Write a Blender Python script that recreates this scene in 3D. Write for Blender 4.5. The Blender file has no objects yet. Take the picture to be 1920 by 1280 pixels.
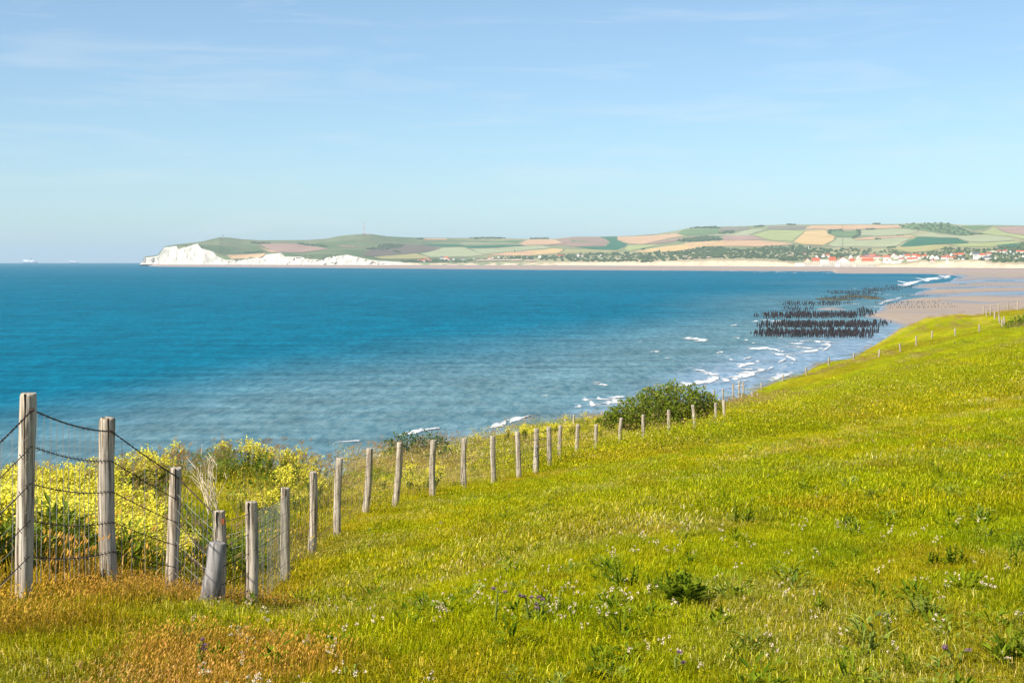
import bpy, math, random
import numpy as np
from mathutils import Vector, Matrix
from mathutils.geometry import delaunay_2d_cdt

random.seed(11)
RNG = np.random.default_rng(11)
SC = bpy.context.scene
COL = SC.collection

# ------------------------------------------------------------------ camera, sky, sun, exposure
F, CX, CY, EYE, HC = 3000.0, 960.0, 640.0, 485.0, 25.0
PITCH = math.atan((CY - EYE) / F)
cam_d = bpy.data.cameras.new('camera'); cam = bpy.data.objects.new('camera', cam_d); COL.objects.link(cam)
cam_d.sensor_width = 36.0; cam_d.lens = 36.0 * F / 1920.0
cam_d.clip_start = 0.5; cam_d.clip_end = 120000.0
cam.location = (0, 0, HC); cam.rotation_euler = (math.pi / 2 - PITCH, 0, 0)
SC.camera = cam

SUN_AZ = math.radians(230.0)      # clockwise from the view direction: behind the camera, to the left
SUN_EL = math.radians(40.0)
world = bpy.data.worlds.new('World'); SC.world = world; world.use_nodes = True
wn = world.node_tree; wn.nodes.clear()
def W(t, **k):
    n = wn.nodes.new(t)
    for a, b in k.items(): setattr(n, a, b)
    return n
sky = W('ShaderNodeTexSky', sky_type='NISHITA', sun_disc=False, sun_elevation=SUN_EL, sun_rotation=SUN_AZ,
        air_density=0.75, dust_density=0.5, ozone_density=4.0, altitude=50.0)
tc = W('ShaderNodeTexCoord')
mp = W('ShaderNodeMapping'); mp.inputs['Scale'].default_value = (2.6, 2.6, 24.0); mp.inputs['Rotation'].default_value = (0.0, 0.05, 0.0)
wn.links.new(tc.outputs['Generated'], mp.inputs['Vector'])
cn = W('ShaderNodeTexNoise'); cn.inputs['Scale'].default_value = 3.4; cn.inputs['Detail'].default_value = 7; cn.inputs['Roughness'].default_value = 0.55
cn.inputs['Distortion'].default_value = 0.6
wn.links.new(mp.outputs['Vector'], cn.inputs['Vector'])
cr = W('ShaderNodeValToRGB'); cr.color_ramp.elements[0].position = 0.50; cr.color_ramp.elements[1].position = 0.84
cr.color_ramp.elements[0].color = (0.10, 0.10, 0.10, 1); cr.color_ramp.elements[1].color = (0.40, 0.40, 0.40, 1)
wn.links.new(cn.outputs['Fac'], cr.inputs['Fac'])
hs = W('ShaderNodeMix', data_type='RGBA', blend_type='MULTIPLY'); hs.inputs[0].default_value = 1.0; hs.inputs[7].default_value = (0.93, 1.045, 1.01, 1)
wn.links.new(sky.outputs['Color'], hs.inputs[6])
cm = W('ShaderNodeMix', data_type='RGBA')
cm.inputs[7].default_value = (6.0, 6.4, 6.7, 1)
wn.links.new(cr.outputs['Color'], cm.inputs[0]); wn.links.new(hs.outputs[2], cm.inputs[6])
bg = W('ShaderNodeBackground'); bg.inputs['Strength'].default_value = 0.090
wn.links.new(cm.outputs[2], bg.inputs['Color'])
wo = W('ShaderNodeOutputWorld'); wn.links.new(bg.outputs['Background'], wo.inputs['Surface'])

sun_d = bpy.data.lights.new('sun', 'SUN'); sun_d.energy = 5.0; sun_d.angle = math.radians(0.53); sun_d.color = (1.0, 0.93, 0.82)
sun = bpy.data.objects.new('sun', sun_d); COL.objects.link(sun)
to_sun = Vector((math.sin(SUN_AZ) * math.cos(SUN_EL), math.cos(SUN_AZ) * math.cos(SUN_EL), math.sin(SUN_EL)))
sun.rotation_euler = to_sun.to_track_quat('Z', 'Y').to_euler()
sun.location = to_sun * 60

SC.view_settings.view_transform = 'Standard'; SC.view_settings.look = 'None'
SC.view_settings.exposure = 0.7; SC.view_settings.gamma = 1.0; SC.view_settings.use_curve_mapping = False
SC.render.engine = 'CYCLES'
cy = SC.cycles
cy.max_bounces = 5; cy.diffuse_bounces = 2; cy.glossy_bounces = 2; cy.transmission_bounces = 3; cy.volume_bounces = 0; cy.transparent_max_bounces = 8
cy.caustics_reflective = False; cy.caustics_refractive = False
cy.use_denoising = True; cy.denoiser = 'OPENIMAGEDENOISE'; cy.denoising_input_passes = 'RGB_ALBEDO_NORMAL'; cy.denoising_prefilter = 'ACCURATE'
cy.use_adaptive_sampling = False

# ------------------------------------------------------------------ geometry of the view: photograph point + distance -> place
cP, sP = math.cos(PITCH), math.sin(PITCH)
RE2 = 1.48e7                                   # twice the earth's radius (with refraction): the sea curves away
def pt(px, py, D):
    px, py, D = np.broadcast_arrays(np.asarray(px, float), np.asarray(py, float), np.asarray(D, float))
    r = (px - CX) / F; v = (CY - py) / F
    dy = cP + v * sP; dz = -sP + v * cP
    k = D / dy
    return np.stack([r * k, D, HC + dz * k], -1)
def ypx(z, D):                                 # height z at distance D -> photograph row
    t = (np.asarray(z, float) - HC) / D        # dz/dy
    v = (t * cP + sP) / (cP - t * sP)
    return CY - F * v
def xpx(X, D, y=800.0):
    v = (CY - y) / F
    return CX + F * np.asarray(X) / D * (cP + v * sP)
def sea_z(D): return -np.asarray(D, float) ** 2 / RE2

_perm = RNG.random((257, 257))
def vnoise(x, y):
    x = np.asarray(x, float); y = np.asarray(y, float)
    xi = np.floor(x).astype(int); yi = np.floor(y).astype(int)
    fx = x - xi; fy = y - yi
    fx = fx * fx * (3 - 2 * fx); fy = fy * fy * (3 - 2 * fy)
    a = _perm[xi % 256, yi % 256]; b = _perm[(xi + 1) % 256, yi % 256]
    c = _perm[xi % 256, (yi + 1) % 256]; d = _perm[(xi + 1) % 256, (yi + 1) % 256]
    return (a * (1 - fx) + b * fx) * (1 - fy) + (c * (1 - fx) + d * fx) * fy
def fbm(x, y, o=4, g=0.5):
    s = 0; a = 1; t = 0
    for i in range(o):
        s = s + a * vnoise(np.asarray(x) * 2 ** i + 17.3 * i, np.asarray(y) * 2 ** i + 9.1 * i); t += a; a *= g
    return s / t
def sst(a, b, x):
    t = np.clip((np.asarray(x, float) - a) / (b - a), 0, 1); return t * t * (3 - 2 * t)

# ------------------------------------------------------------------ helpers: materials and meshes
MATS = {}
class NT:
    def __init__(s, name):
        s.m = bpy.data.materials.new(name); s.m.use_nodes = True; s.t = s.m.node_tree; s.t.nodes.clear()
        s.out = s.n('ShaderNodeOutputMaterial'); MATS[name] = s.m
    def n(s, t, **k):
        x = s.t.nodes.new(t)
        for a, b in k.items(): setattr(x, a, b)
        return x
    def l(s, a, b): s.t.links.new(a, b)
    def pos(s): return s.n('ShaderNodeNewGeometry').outputs['Position']
    def obj(s): return s.n('ShaderNodeTexCoord').outputs['Object']
    def map(s, v, scale=(1, 1, 1), rot=(0, 0, 0)):
        m = s.n('ShaderNodeMapping'); m.inputs['Scale'].default_value = scale; m.inputs['Rotation'].default_value = rot
        s.l(v, m.inputs['Vector']); return m.outputs['Vector']
    def noise(s, v, scale, detail=4, rough=0.55, dist=0.0):
        n = s.n('ShaderNodeTexNoise'); n.inputs['Scale'].default_value = scale; n.inputs['Detail'].default_value = detail
        n.inputs['Roughness'].default_value = rough; n.inputs['Distortion'].default_value = dist
        s.l(v, n.inputs['Vector']); return n.outputs['Fac']
    def ramp(s, f, stops):
        r = s.n('ShaderNodeValToRGB'); e = r.color_ramp.elements
        while len(e) < len(stops): e.new(0.5)
        for i, (p, c) in enumerate(stops):
            e[i].position = p
            e[i].color = (c, c, c, 1) if isinstance(c, (int, float)) else (*c, 1)
        s.l(f, r.inputs['Fac']); return r.outputs['Color']
    def mix(s, f, a, b, mode='MIX'):
        m = s.n('ShaderNodeMix', data_type='RGBA', blend_type=mode)
        for sock, val in ((m.inputs[0], f), (m.inputs[6], a), (m.inputs[7], b)):
            if isinstance(val, (int, float)): sock.default_value = val
            elif isinstance(val, tuple): sock.default_value = (*val, 1)
            else: s.l(val, sock)
        return m.outputs[2]
    def math(s, op, a, b=0.0):
        m = s.n('ShaderNodeMath', operation=op)
        for sock, val in ((m.inputs[0], a), (m.inputs[1], b)):
            if isinstance(val, (int, float)): sock.default_value = val
            else: s.l(val, sock)
        return m.outputs[0]
    def attr(s, name, typ='GEOMETRY', out='Color'):
        a = s.n('ShaderNodeAttribute', attribute_name=name, attribute_type=typ); return a.outputs[out]
    def bump(s, h, strength=0.5, dist=0.02):
        b = s.n('ShaderNodeBump'); b.inputs['Strength'].default_value = strength; b.inputs['Distance'].default_value = dist
        s.l(h, b.inputs['Height']); return b.outputs['Normal']
    def bsdf(s, col, rough=0.9, spec=0.2, normal=None, metal=0.0):
        b = s.n('ShaderNodeBsdfPrincipled')
        for sock, val in ((b.inputs['Base Color'], col), (b.inputs['Roughness'], rough), (b.inputs['Specular IOR Level'], spec), (b.inputs['Metallic'], metal)):
            if isinstance(val, (int, float)): sock.default_value = val
            elif isinstance(val, tuple): sock.default_value = (*val, 1)
            else: s.l(val, sock)
        if normal is not None: s.l(normal, b.inputs['Normal'])
        return b.outputs['BSDF']
    def done(s, sh): s.l(sh, s.out.inputs['Surface']); return s.m

def simple(name, col, rough=0.9, spec=0.2, var=0.25, scale=3.0, world_space=False, metal=0.0):
    t = NT(name); v = t.pos() if world_space else t.obj()
    n = t.noise(v, scale, 4)
    f = t.ramp(n, [(0.25, 1 - var), (0.75, 1 + var)])
    return t.done(t.bsdf(t.mix(1.0, col, f, 'MULTIPLY'), rough, spec, metal=metal))

def foliage_mat(name, lo, hi, transl=0.35, attr_type=None, dry=None):
    """leaf or blade: colour varies blade by blade ('tint'); 'gcol' on the instances gives the sward colour of the spot"""
    t = NT(name)
    tint = t.attr('tint', out='Fac')
    c = t.mix(tint, lo, hi)
    if dry is not None:
        c = t.mix(t.ramp(tint, [(dry[0], 0.0), (dry[0] + 0.04, 1.0)]), c, dry[1])
    if attr_type: c = t.mix(1.0, c, t.attr('gcol', attr_type), 'MULTIPLY')
    d = t.n('ShaderNodeBsdfDiffuse'); t.l(c, d.inputs['Color'])
    r = t.n('ShaderNodeBsdfTranslucent'); t.l(c, r.inputs['Color'])
    m = t.n('ShaderNodeMixShader'); m.inputs[0].default_value = transl
    t.l(d.outputs[0], m.inputs[1]); t.l(r.outputs[0], m.inputs[2])
    return t.done(m.outputs[0])

def link(o, parent=None):
    COL.objects.link(o)
    if parent is not None: o.parent = parent
    return o
def mesh(name, V, Fc, mat=None, parent=None, smooth=False, attrs=None, do_link=True):
    me = bpy.data.meshes.new(name)
    V = np.asarray(V, float)
    if isinstance(Fc, np.ndarray):
        n, k = Fc.shape
        me.vertices.add(len(V)); me.vertices.foreach_set('co', V.ravel())
        me.loops.add(n * k); me.loops.foreach_set('vertex_index', Fc.ravel().astype(np.int32))
        me.polygons.add(n); me.polygons.foreach_set('loop_start', np.arange(0, n * k, k, dtype=np.int32))
        me.update(calc_edges=True)
    else:
        me.from_pydata([tuple(v) for v in V], [], [tuple(f) for f in Fc])
    me.validate(); me.update()
    if smooth: me.polygons.foreach_set('use_smooth', np.ones(len(me.polygons), bool))
    for an, (typ, val) in (attrs or {}).items():
        a = me.attributes.new(an, typ, 'POINT')
        a.data.foreach_set({'FLOAT': 'value', 'FLOAT_COLOR': 'color', 'FLOAT_VECTOR': 'vector', 'INT': 'value'}[typ], np.asarray(val).ravel())
    if mat is not None: me.materials.append(MATS[mat] if isinstance(mat, str) else mat)
    o = bpy.data.objects.new(name, me)
    if do_link: link(o, parent)
    return o
def empty(name, loc=(0, 0, 0), rz=0.0):
    o = bpy.data.objects.new(name, None); COL.objects.link(o); o.location = loc; o.rotation_euler = (0, 0, rz); return o
def tag(o, label, cat, group=None):
    o['label'] = label; o['category'] = cat
    if group: o['group'] = group
    return o
def kind(o, k, label=None):
    o['kind'] = k
    if label: o['label'] = label
    return o
def grid_faces(nr, nc, keep=None):
    i = np.arange(nr - 1)[:, None] * nc + np.arange(nc - 1)[None, :]
    f = np.stack([i, i + 1, i + 1 + nc, i + nc], -1).reshape(-1, 4)
    return f if keep is None else f[keep.reshape(-1)]

class MB:
    """collects tubes, boxes and patches for ONE mesh"""
    def __init__(s): s.v = []; s.f = []; s.a = []
    def add(s, V, Fc, a=0.5):
        n = len(s.v); s.v += [tuple(p) for p in V]; s.f += [tuple(i + n for i in q) for q in Fc]; s.a += [a] * len(V)
    def box(s, c, d, rz=0.0):
        cx, cy_, cz = c; x, y, z = d[0] / 2, d[1] / 2, d[2] / 2; co, si = math.cos(rz), math.sin(rz)
        V = []
        for k in (-z, z):
            for (i, j) in ((-x, -y), (x, -y), (x, y), (-x, y)): V.append((cx + i * co - j * si, cy_ + i * si + j * co, cz + k))
        s.add(V, [(0, 3, 2, 1), (4, 5, 6, 7), (0, 1, 5, 4), (1, 2, 6, 5), (2, 3, 7, 6), (3, 0, 4, 7)])
    def tube(s, pts, r, n=6, cap=True, a=0.5):
        pts = [Vector(p) for p in pts]; rs = r if isinstance(r, (list, tuple)) else [r] * len(pts)
        V = []; Q = []
        for i, p in enumerate(pts):
            d = (pts[min(i + 1, len(pts) - 1)] - pts[max(i - 1, 0)]).normalized()
            u = d.cross(Vector((0, 0, 1)) if abs(d.z) < 0.95 else Vector((0, 1, 0))).normalized(); w = d.cross(u)
            for k in range(n):
                t = 2 * math.pi * k / n; V.append(p + (u * math.cos(t) + w * math.sin(t)) * rs[i])
        for i in range(len(pts) - 1):
            for k in range(n):
                Q.append((i * n + k, i * n + (k + 1) % n, (i + 1) * n + (k + 1) % n, (i + 1) * n + k))
        if cap: Q.append(tuple(range(n - 1, -1, -1))); Q.append(tuple((len(pts) - 1) * n + k for k in range(n)))
        s.add(V, Q, a)
    def build(s, name, mat, parent=None, smooth=False, do_link=True):
        return mesh(name, s.v, s.f, mat, parent, smooth, {'tint': ('FLOAT', s.a)}, do_link)

# scattered stuff: points carry place, turn, size, kind and colour; geometry nodes set one prototype on each
def scatter(name, P, idx, rot, scl, gcol, protos):
    o = mesh(name, P, [], None, None, False, {'rot': ('FLOAT_VECTOR', rot), 'scl': ('FLOAT', scl), 'idx': ('INT', np.asarray(idx, np.int32)),
             'gcol': ('FLOAT_COLOR', np.concatenate([gcol, np.ones((len(P), 1))], 1))})
    pc = bpy.data.collections.new(name + '_kinds')
    for i, p in enumerate(protos): p.name = '%02d_%s' % (i, p.name); pc.objects.link(p)
    ng = bpy.data.node_groups.new(name, 'GeometryNodeTree')
    ng.interface.new_socket('Geometry', in_out='INPUT', socket_type='NodeSocketGeometry')
    ng.interface.new_socket('Geometry', in_out='OUTPUT', socket_type='NodeSocketGeometry')
    N = lambda t: ng.nodes.new(t)
    gi, go, iop, ci = N('NodeGroupInput'), N('NodeGroupOutput'), N('GeometryNodeInstanceOnPoints'), N('GeometryNodeCollectionInfo')
    ci.inputs['Collection'].default_value = pc; ci.inputs['Separate Children'].default_value = True; ci.inputs['Reset Children'].default_value = True
    def na(an, typ):
        n = N('GeometryNodeInputNamedAttribute'); n.data_type = typ; n.inputs['Name'].default_value = an
        return next(s for s in n.outputs if s.enabled and s.name == 'Attribute')
    L = ng.links.new
    L(gi.outputs[0], iop.inputs['Points']); L(ci.outputs[0], iop.inputs['Instance'])
    iop.inputs['Pick Instance'].default_value = True
    L(na('idx', 'INT'), iop.inputs['Instance Index']); L(na('rot', 'FLOAT_VECTOR'), iop.inputs['Rotation'])
    L(na('scl', 'FLOAT'), iop.inputs['Scale']); L(iop.outputs[0], go.inputs[0])
    md = o.modifiers.new('scatter', 'NODES'); md.node_group = ng
    return o

# ------------------------------------------------------------------ the near hillside
FENCE = [  # top x, top y, foot x, foot y, width, distance
 (53,737,44,1135,35,9.4),(201,783,206,1108,32,11.6),(330,877,320,1118,24,14.6),(411,957,409,1142,26,17.2),(471,940,471,1148,21,18.4),
 (535,914,535,1092,18,21),(587,884,583,1046,16.5,23.2),(637,858,632,1007,15,25.6),(693,840,685,962,13,29.5),(750,829,740,950,13,31.5),
 (813,825,811,930,12,35.5),(871,821,870,915,11,39.5),(924,817,926,906,11,42),(970,809,973,896,10,43.8),(1006,803,1004,888,9.5,45.5),
 (1029,800,1030,877,9,48.5),(1051,797,1050,865,8,54),(1084,795,1080,852,8,62),(1118,795,1117,848,7.5,66),(1165,783,1162,835,7.5,70),
 (1206,777,1206,827,7,73),(1254,768,1254,824,7,75),(1299,759,1303,814,7,77),(1342,755,1343,795,6.5,82),(1357,750,1358,793,7,80)]
EDGE = [(-500,960,21),(-200,955,23),(0,950,25),(100,940,27),(200,922,29.5),(300,894,32),(400,876,34),(470,870,35),(540,880,36),(600,906,38),(680,868,48),(760,853,58),(880,827,75),(1000,797,92),
 (1100,780,108),(1200,772,120),(1320,764,135),(1400,742,165),(1480,715,200),(1530,686,215),(1600,669,228),(1640,645,238),(1700,609,250),
 (1760,594,262),(1830,592,280),(1920,577,300),(2100,562,320),(2400,545,340)]
CP = [(f[2], f[3], f[5]) for f in FENCE] + EDGE + [
 (48,1280,6.8),(300,1280,7),(600,1280,7),(960,1280,7),(1400,1280,7),(1900,1280,7),(2300,1280,7),(-400,1280,6.7),
 (600,1150,14),(960,1100,12),(960,1000,20),(960,930,33),(1400,1000,14),(1400,850,35),(1400,800,60),(1400,765,100),
 (1650,1000,14),(1650,800,45),(1650,705,130),(1650,663,195),(1900,1100,10),(1900,900,18.5),(1900,752,45),(1900,652,105),(1900,606,200),
 (1750,628,220),(1830,605,245),(2200,1000,13),(2200,720,45),(2200,600,140),(-300,1150,10),(1550,705,160),(1460,722,170),(1780,690,95)]
for px in (-600, 0, 500, 960, 1500, 2000, 2600):
    CP.append((px, float(ypx(HC - 1.66, 2.6)), 2.6))
CP = np.array(CP, float)
def az_of(px, py): return (px - CX) / F / (cP + (CY - py) / F * sP)
_c = np.stack([az_of(CP[:, 0], CP[:, 1]) * 3.2, np.log(CP[:, 2])], -1)
_t = (pt(CP[:, 0], CP[:, 1], CP[:, 2])[:, 2] - HC) / CP[:, 2]
def _U(r2): return np.where(r2 > 1e-12, r2 * np.log(r2 + 1e-12), 0)
_n = len(CP)
_K = _U(((_c[:, None] - _c[None]) ** 2).sum(-1)) + np.eye(_n) * 0.002
_Pm = np.concatenate([np.ones((_n, 1)), _c], 1)
_w = np.linalg.solve(np.block([[_K, _Pm], [_Pm.T, np.zeros((3, 3))]]), np.concatenate([_t, np.zeros(3)]))
_E = np.array(EDGE, float); _Ea = az_of(_E[:, 0], _E[:, 1])
def edge_D(a):
    return np.interp(a, _Ea, _E[:, 2])
def ground(X, Y, rough=True):
    """height of the hillside at a place"""
    X = np.asarray(X, float); Y = np.maximum(np.asarray(Y, float), 2.0)
    sh = np.broadcast(X, Y).shape
    X = np.broadcast_to(X, sh).ravel(); Y = np.broadcast_to(Y, sh).ravel()
    a = X / Y; De = edge_D(a) * (1 + 0.02 * (fbm(a * 60, a * 0 + 3, 3) - 0.5))
    Dq = np.minimum(Y, De)
    out = np.empty(len(X))
    for s in range(0, len(X), 40000):
        q = np.stack([a[s:s+40000] * 3.2, np.log(Dq[s:s+40000])], -1)
        r2 = ((q[:, None] - _c[None]) ** 2).sum(-1)
        out[s:s+40000] = _U(r2) @ _w[:_n] + _w[_n] + q @ _w[_n + 1:]
    z = HC + out * Dq
    over = np.maximum(Y - De, 0)
    z = z - over * 1.15 + 0.0 - 0.6 * sst(0, 2, over)
    if rough:
        amp = np.clip(0.012 * Y ** 0.75, 0.03, 0.5)
        z = z + amp * (fbm(X * 0.55, Y * 0.55, 3) - 0.5) * 0.8 + (fbm(X * 0.07 + 5, Y * 0.07, 3) - 0.5) * np.clip(Y * 0.012, 0, 1.6) * sst(20, 60, Y)
    return z.reshape(sh)
def near_D(px, py):
    """distance at which the sight line through a point of the photograph meets the hillside"""
    Ds = np.exp(np.linspace(math.log(4), math.log(330), 500))
    p = pt(px, py, Ds); g = ground(p[:, 0], p[:, 1]); h = np.nonzero(p[:, 2] <= g)[0]
    return float(Ds[h[0]]) if len(h) else float(edge_D(az_of(px, py)))
def on_ground(px, py):
    D = near_D(px, py); p = pt(px, py, D); return Vector((p[0], p[1], float(ground(p[0], p[1]))))

def fence_a():
    pts_ = [pt(f[2], f[3], f[5]) for f in FENCE]
    return np.array([p[0] for p in pts_]), np.array([p[1] for p in pts_])
FX, FY = fence_a()
def beyond_fence(X, Y):
    """positive on the cliff side of the fence line (metres, roughly)"""
    fx = np.interp(Y, FY[np.argsort(FY)], FX[np.argsort(FY)])
    a = fx - X
    return np.where(Y < FY[0], (FX[0] + (Y - FY[0]) * 0.35) - X, np.where(Y > 82, np.interp(Y, [82, 140, 240], [10.4, 15.5, 50.0]) - X, a))

def sward(X, Y):
    """colour of the grass at a place (real colour, no light in it)"""
    n1 = fbm(X * 0.22 + 3, Y * 0.22, 4); n2 = fbm(X * 1.1, Y * 1.1 + 7, 4); n3 = fbm(X * 0.05 + 11, Y * 0.05 + 2, 3)
    green = np.array([0.305, 0.330, 0.004]); yel = np.array([0.46, 0.405, 0.005]); lush = np.array([0.16, 0.25, 0.004])
    straw = np.array([0.52, 0.415, 0.07]); rust = np.array([0.37, 0.21, 0.018])
    k = sst(0.35, 0.65, n1 * 0.55 + n2 * 0.45)[..., None]
    c = green * (1 - k) + yel * k
    k = (sst(0.62, 0.8, n2) * 0.8)[..., None]; c = c * (1 - k) + lush * k
    k = (sst(0.52, 0.75, fbm(X * 0.6 + 31, Y * 0.6, 4)) * 0.65)[..., None]; c = c * (1 - k) + straw * k
    k = (sst(0.45, 0.7, n3) * sst(60, 130, Y) * 0.55)[..., None]; c = c * (1 - k) + green * 0.95 * k
    k = (sst(0.56, 0.74, fbm(X * 0.9 + 71, Y * 0.55 + 13, 4)) * 0.6 * sst(90, 40, Y))[..., None]; c = c * (1 - k) + np.array([0.40, 0.27, 0.012]) * k
    k = (sst(0.60, 0.78, fbm(X * 1.6 + 5, Y * 0.9 + 33, 3)) * 0.6)[..., None]; c = c * (1 - k) + np.array([0.15, 0.22, 0.006]) * k
    k = (sst(0.55, 0.7, fbm(X * 0.10 + 51, Y * 0.06 + 3, 3)) * 0.35)[..., None]; c = c * (1 - k) + np.array([0.27, 0.31, 0.006]) * k
    bf = beyond_fence(X, Y)
    # rusty dry grass at the foot of the near posts and in the corner
    d1 = np.hypot((X + 1.25) / .6, (Y - 7.3) / 1.3); d2 = np.hypot((X + 2.9) / 1.3, (Y - 11.6) / 3.4)
    k = np.clip(np.maximum(.8 * sst(1.5, 0.4, d1 + (n2 - 0.5) * 1.6), 0.8 * sst(1.4, 0.5, d2 + (n2 - 0.5) * 1.6)), 0, 1)
    k = np.maximum(k, 0.45 * sst(1.6, 0.0, np.abs(bf - 0.3) - (n2 - 0.5)) * sst(40, 14, Y))[..., None]
    c = c * (1 - k) + (rust * (0.7 + 0.6 * n2[..., None])) * k
    k = (sst(0.6, 2.0, bf) * sst(24, 45, Y) * sst(0.34, 0.52, fbm(X * 0.25, Y * 0.25 + 50, 3)) * 0.85)[..., None]
    c = c * (1 - k) + straw * 0.95 * k
    # dry lip of the far cliff edge and the brown streaks on the far bank
    e = edge_D(X / Y) - Y
    k = (sst(9, 2, e) * sst(120, 170, Y) * 0.55 * sst(0.3, 0.6, n3 + 0.1))[..., None]; c = c * (1 - k) + straw * k
    k = (sst(0.50, 0.64, fbm(X * 0.045 + Y * 0.02, Y * 0.11 - X * 0.09, 4)) * sst(95, 150, Y) * 0.55)[..., None]
    c = c * (1 - k) + np.array([0.28, 0.20, 0.010]) * k
    return c * np.array([1.03, 1.04, 1.0])

def build_meadow():
    pa = np.linspace(-0.62, 0.62, 300); ld = np.log(np.concatenate([np.exp(np.linspace(math.log(2.4), math.log(300), 300)), [306, 312, 320, 330, 340, 350]]))
    a, l = np.meshgrid(pa, ld); Y = np.exp(l)
    De = edge_D(a)
    Y = np.where(Y > De, De + (Y - De) * np.clip(30 / De + 0.08, 0, 1), Y)
    X = a * Y; Z = ground(X, Y)
    V = np.stack([X, Y, Z], -1).reshape(-1, 3)
    keep = ((Z[:-1, :-1] > -6) | (Z[1:, :-1] > -6))
    t = NT('meadow_turf')
    g = t.attr('gcol')
    n = t.noise(t.pos(), 9.0, 5, 0.7); n2 = t.noise(t.pos(), 1.3, 4, 0.6)
    c = t.mix(1.0, g, t.ramp(n, [(0.3, 0.55), (0.75, 1.2)]), 'MULTIPLY')
    c = t.mix(1.0, c, t.ramp(n2, [(0.3, 0.75), (0.7, 1.2)]), 'MULTIPLY')
    t.done(t.bsdf(c, 1.0, 0.0, t.bump(n, 1.0, 0.08)))
    gc = sward(V[:, 0], V[:, 1])
    o = mesh('meadow', V, grid_faces(*X.shape, keep), 'meadow_turf', None, True, {'gcol': ('FLOAT_COLOR', np.concatenate([gc, np.ones((len(gc), 1))], 1))})
    return kind(o, 'structure', 'sloping clifftop meadow of yellow-green grass running down to the sea')
meadow = build_meadow()

# ------------------------------------------------------------------ sea
def build_sea():
    pa = np.concatenate([np.linspace(-3.5, -0.5, 30), np.linspace(-0.48, 0.48, 120), np.linspace(0.5, 3.5, 30)])
    D = np.exp(np.linspace(math.log(25), math.log(42000), 260))
    a, Y = np.meshgrid(pa, D); X = a * Y
    Z = sea_z(np.hypot(X, Y))
    V = np.stack([X, Y, Z], -1).reshape(-1, 3)
    ya = ypx(Z, Y); pxx = CX + a * F
    # sediment: murky water over the shallows, bounded by a line that wanders out from the shore
    sx = np.array([-3000, -200, 200, 500, 800, 1000, 1150, 1300, 1450, 1600, 1750, 2200, 6000]); sy = np.array([860, 800, 745, 690, 655, 630, 602, 572, 545, 530, 520, 512, 508])
    b = ya - np.interp(pxx, sx, sy) + (fbm(X * 0.006, Y * 0.004, 4) - 0.5) * 60
    murk = sst(-35, 85, b)
    sh = sst(0, 1, (ya - np.interp(pxx, [-3000, 600, 800, 1000, 1150, 1300, 1400, 1500, 1650, 1720, 1800, 6000], [1300, 850, 806, 775, 735, 672, 640, 618, 590, 545, 520, 515])) / 55.0 + 0.1)
    t = NT('sea_water')
    p = t.pos()
    deep = (0.0, 0.118, 0.196); mid = (0.096, 0.190, 0.228); sw = (0.175, 0.265, 0.350)
    c = t.mix(t.attr('murk', out='Fac'), deep, mid)
    c = t.mix(t.attr('shallow', out='Fac'), c, sw)  # milky shallows, with sky mirrored in the thin wash painted into the colour
    pm = t.map(p, (1.0, 0.25, 1.0), (0, 0, 0.10))
    w1 = t.noise(pm, 0.55, 6, 0.75, 0.3); w2 = t.noise(pm, 0.09, 5, 0.7, 0.3); w3 = t.noise(t.map(p, (0.25, 1, 1), (0, 0, -0.1)), 0.0026, 3, 0.5)
    c = t.mix(1.0, c, t.ramp(w1, [(0.36, (0.55, 0.72, 0.78)), (0.64, (1.5, 1.29, 1.22))]), 'MULTIPLY')  # light and shade of wave faces painted into the colour, wave groups next
    c = t.mix(1.0, c, t.ramp(w2, [(0.36, 0.86), (0.64, 1.14)]), 'MULTIPLY')
    c = t.mix(1.0, c, t.ramp(w3, [(0.3, 0.90), (0.7, 1.10)]), 'MULTIPLY')
    w4 = t.noise(t.map(p, (0.22, 1, 1), (0, 0, 0.35)), 0.09, 3, 0.5, 0.4)
    c = t.mix(1.0, c, t.ramp(w4, [(0.38, 0.86), (0.62, 1.13)]), 'MULTIPLY')  # swell lines: their shading is painted into the colour, not shaped
    h = t.math('ADD', t.math('MULTIPLY', w1, 1.0), t.math('MULTIPLY', w2, 3.0))
    nrm = t.bump(h, 0.9, 1.1)
    d_ = t.n('ShaderNodeBsdfDiffuse'); t.l(c, d_.inputs['Color'])
    g_ = t.n('ShaderNodeBsdfGlossy'); g_.inputs['Roughness'].default_value = 0.22; t.l(nrm, g_.inputs['Normal'])
    m_ = t.n('ShaderNodeMixShader'); m_.inputs[0].default_value = 0.035          # wind-roughened water: wave faces turned to the viewer mirror little sky
    t.l(d_.outputs[0], m_.inputs[1]); t.l(g_.outputs[0], m_.inputs[2]); t.done(m_.outputs[0])
    o = mesh('sea', V, grid_faces(*X.shape), 'sea_water', None, True, {'murk': ('FLOAT', murk), 'shallow': ('FLOAT', sh)})
    return kind(o, 'structure', 'teal blue sea with murky shallows, reaching the horizon')
sea = build_sea()

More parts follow.
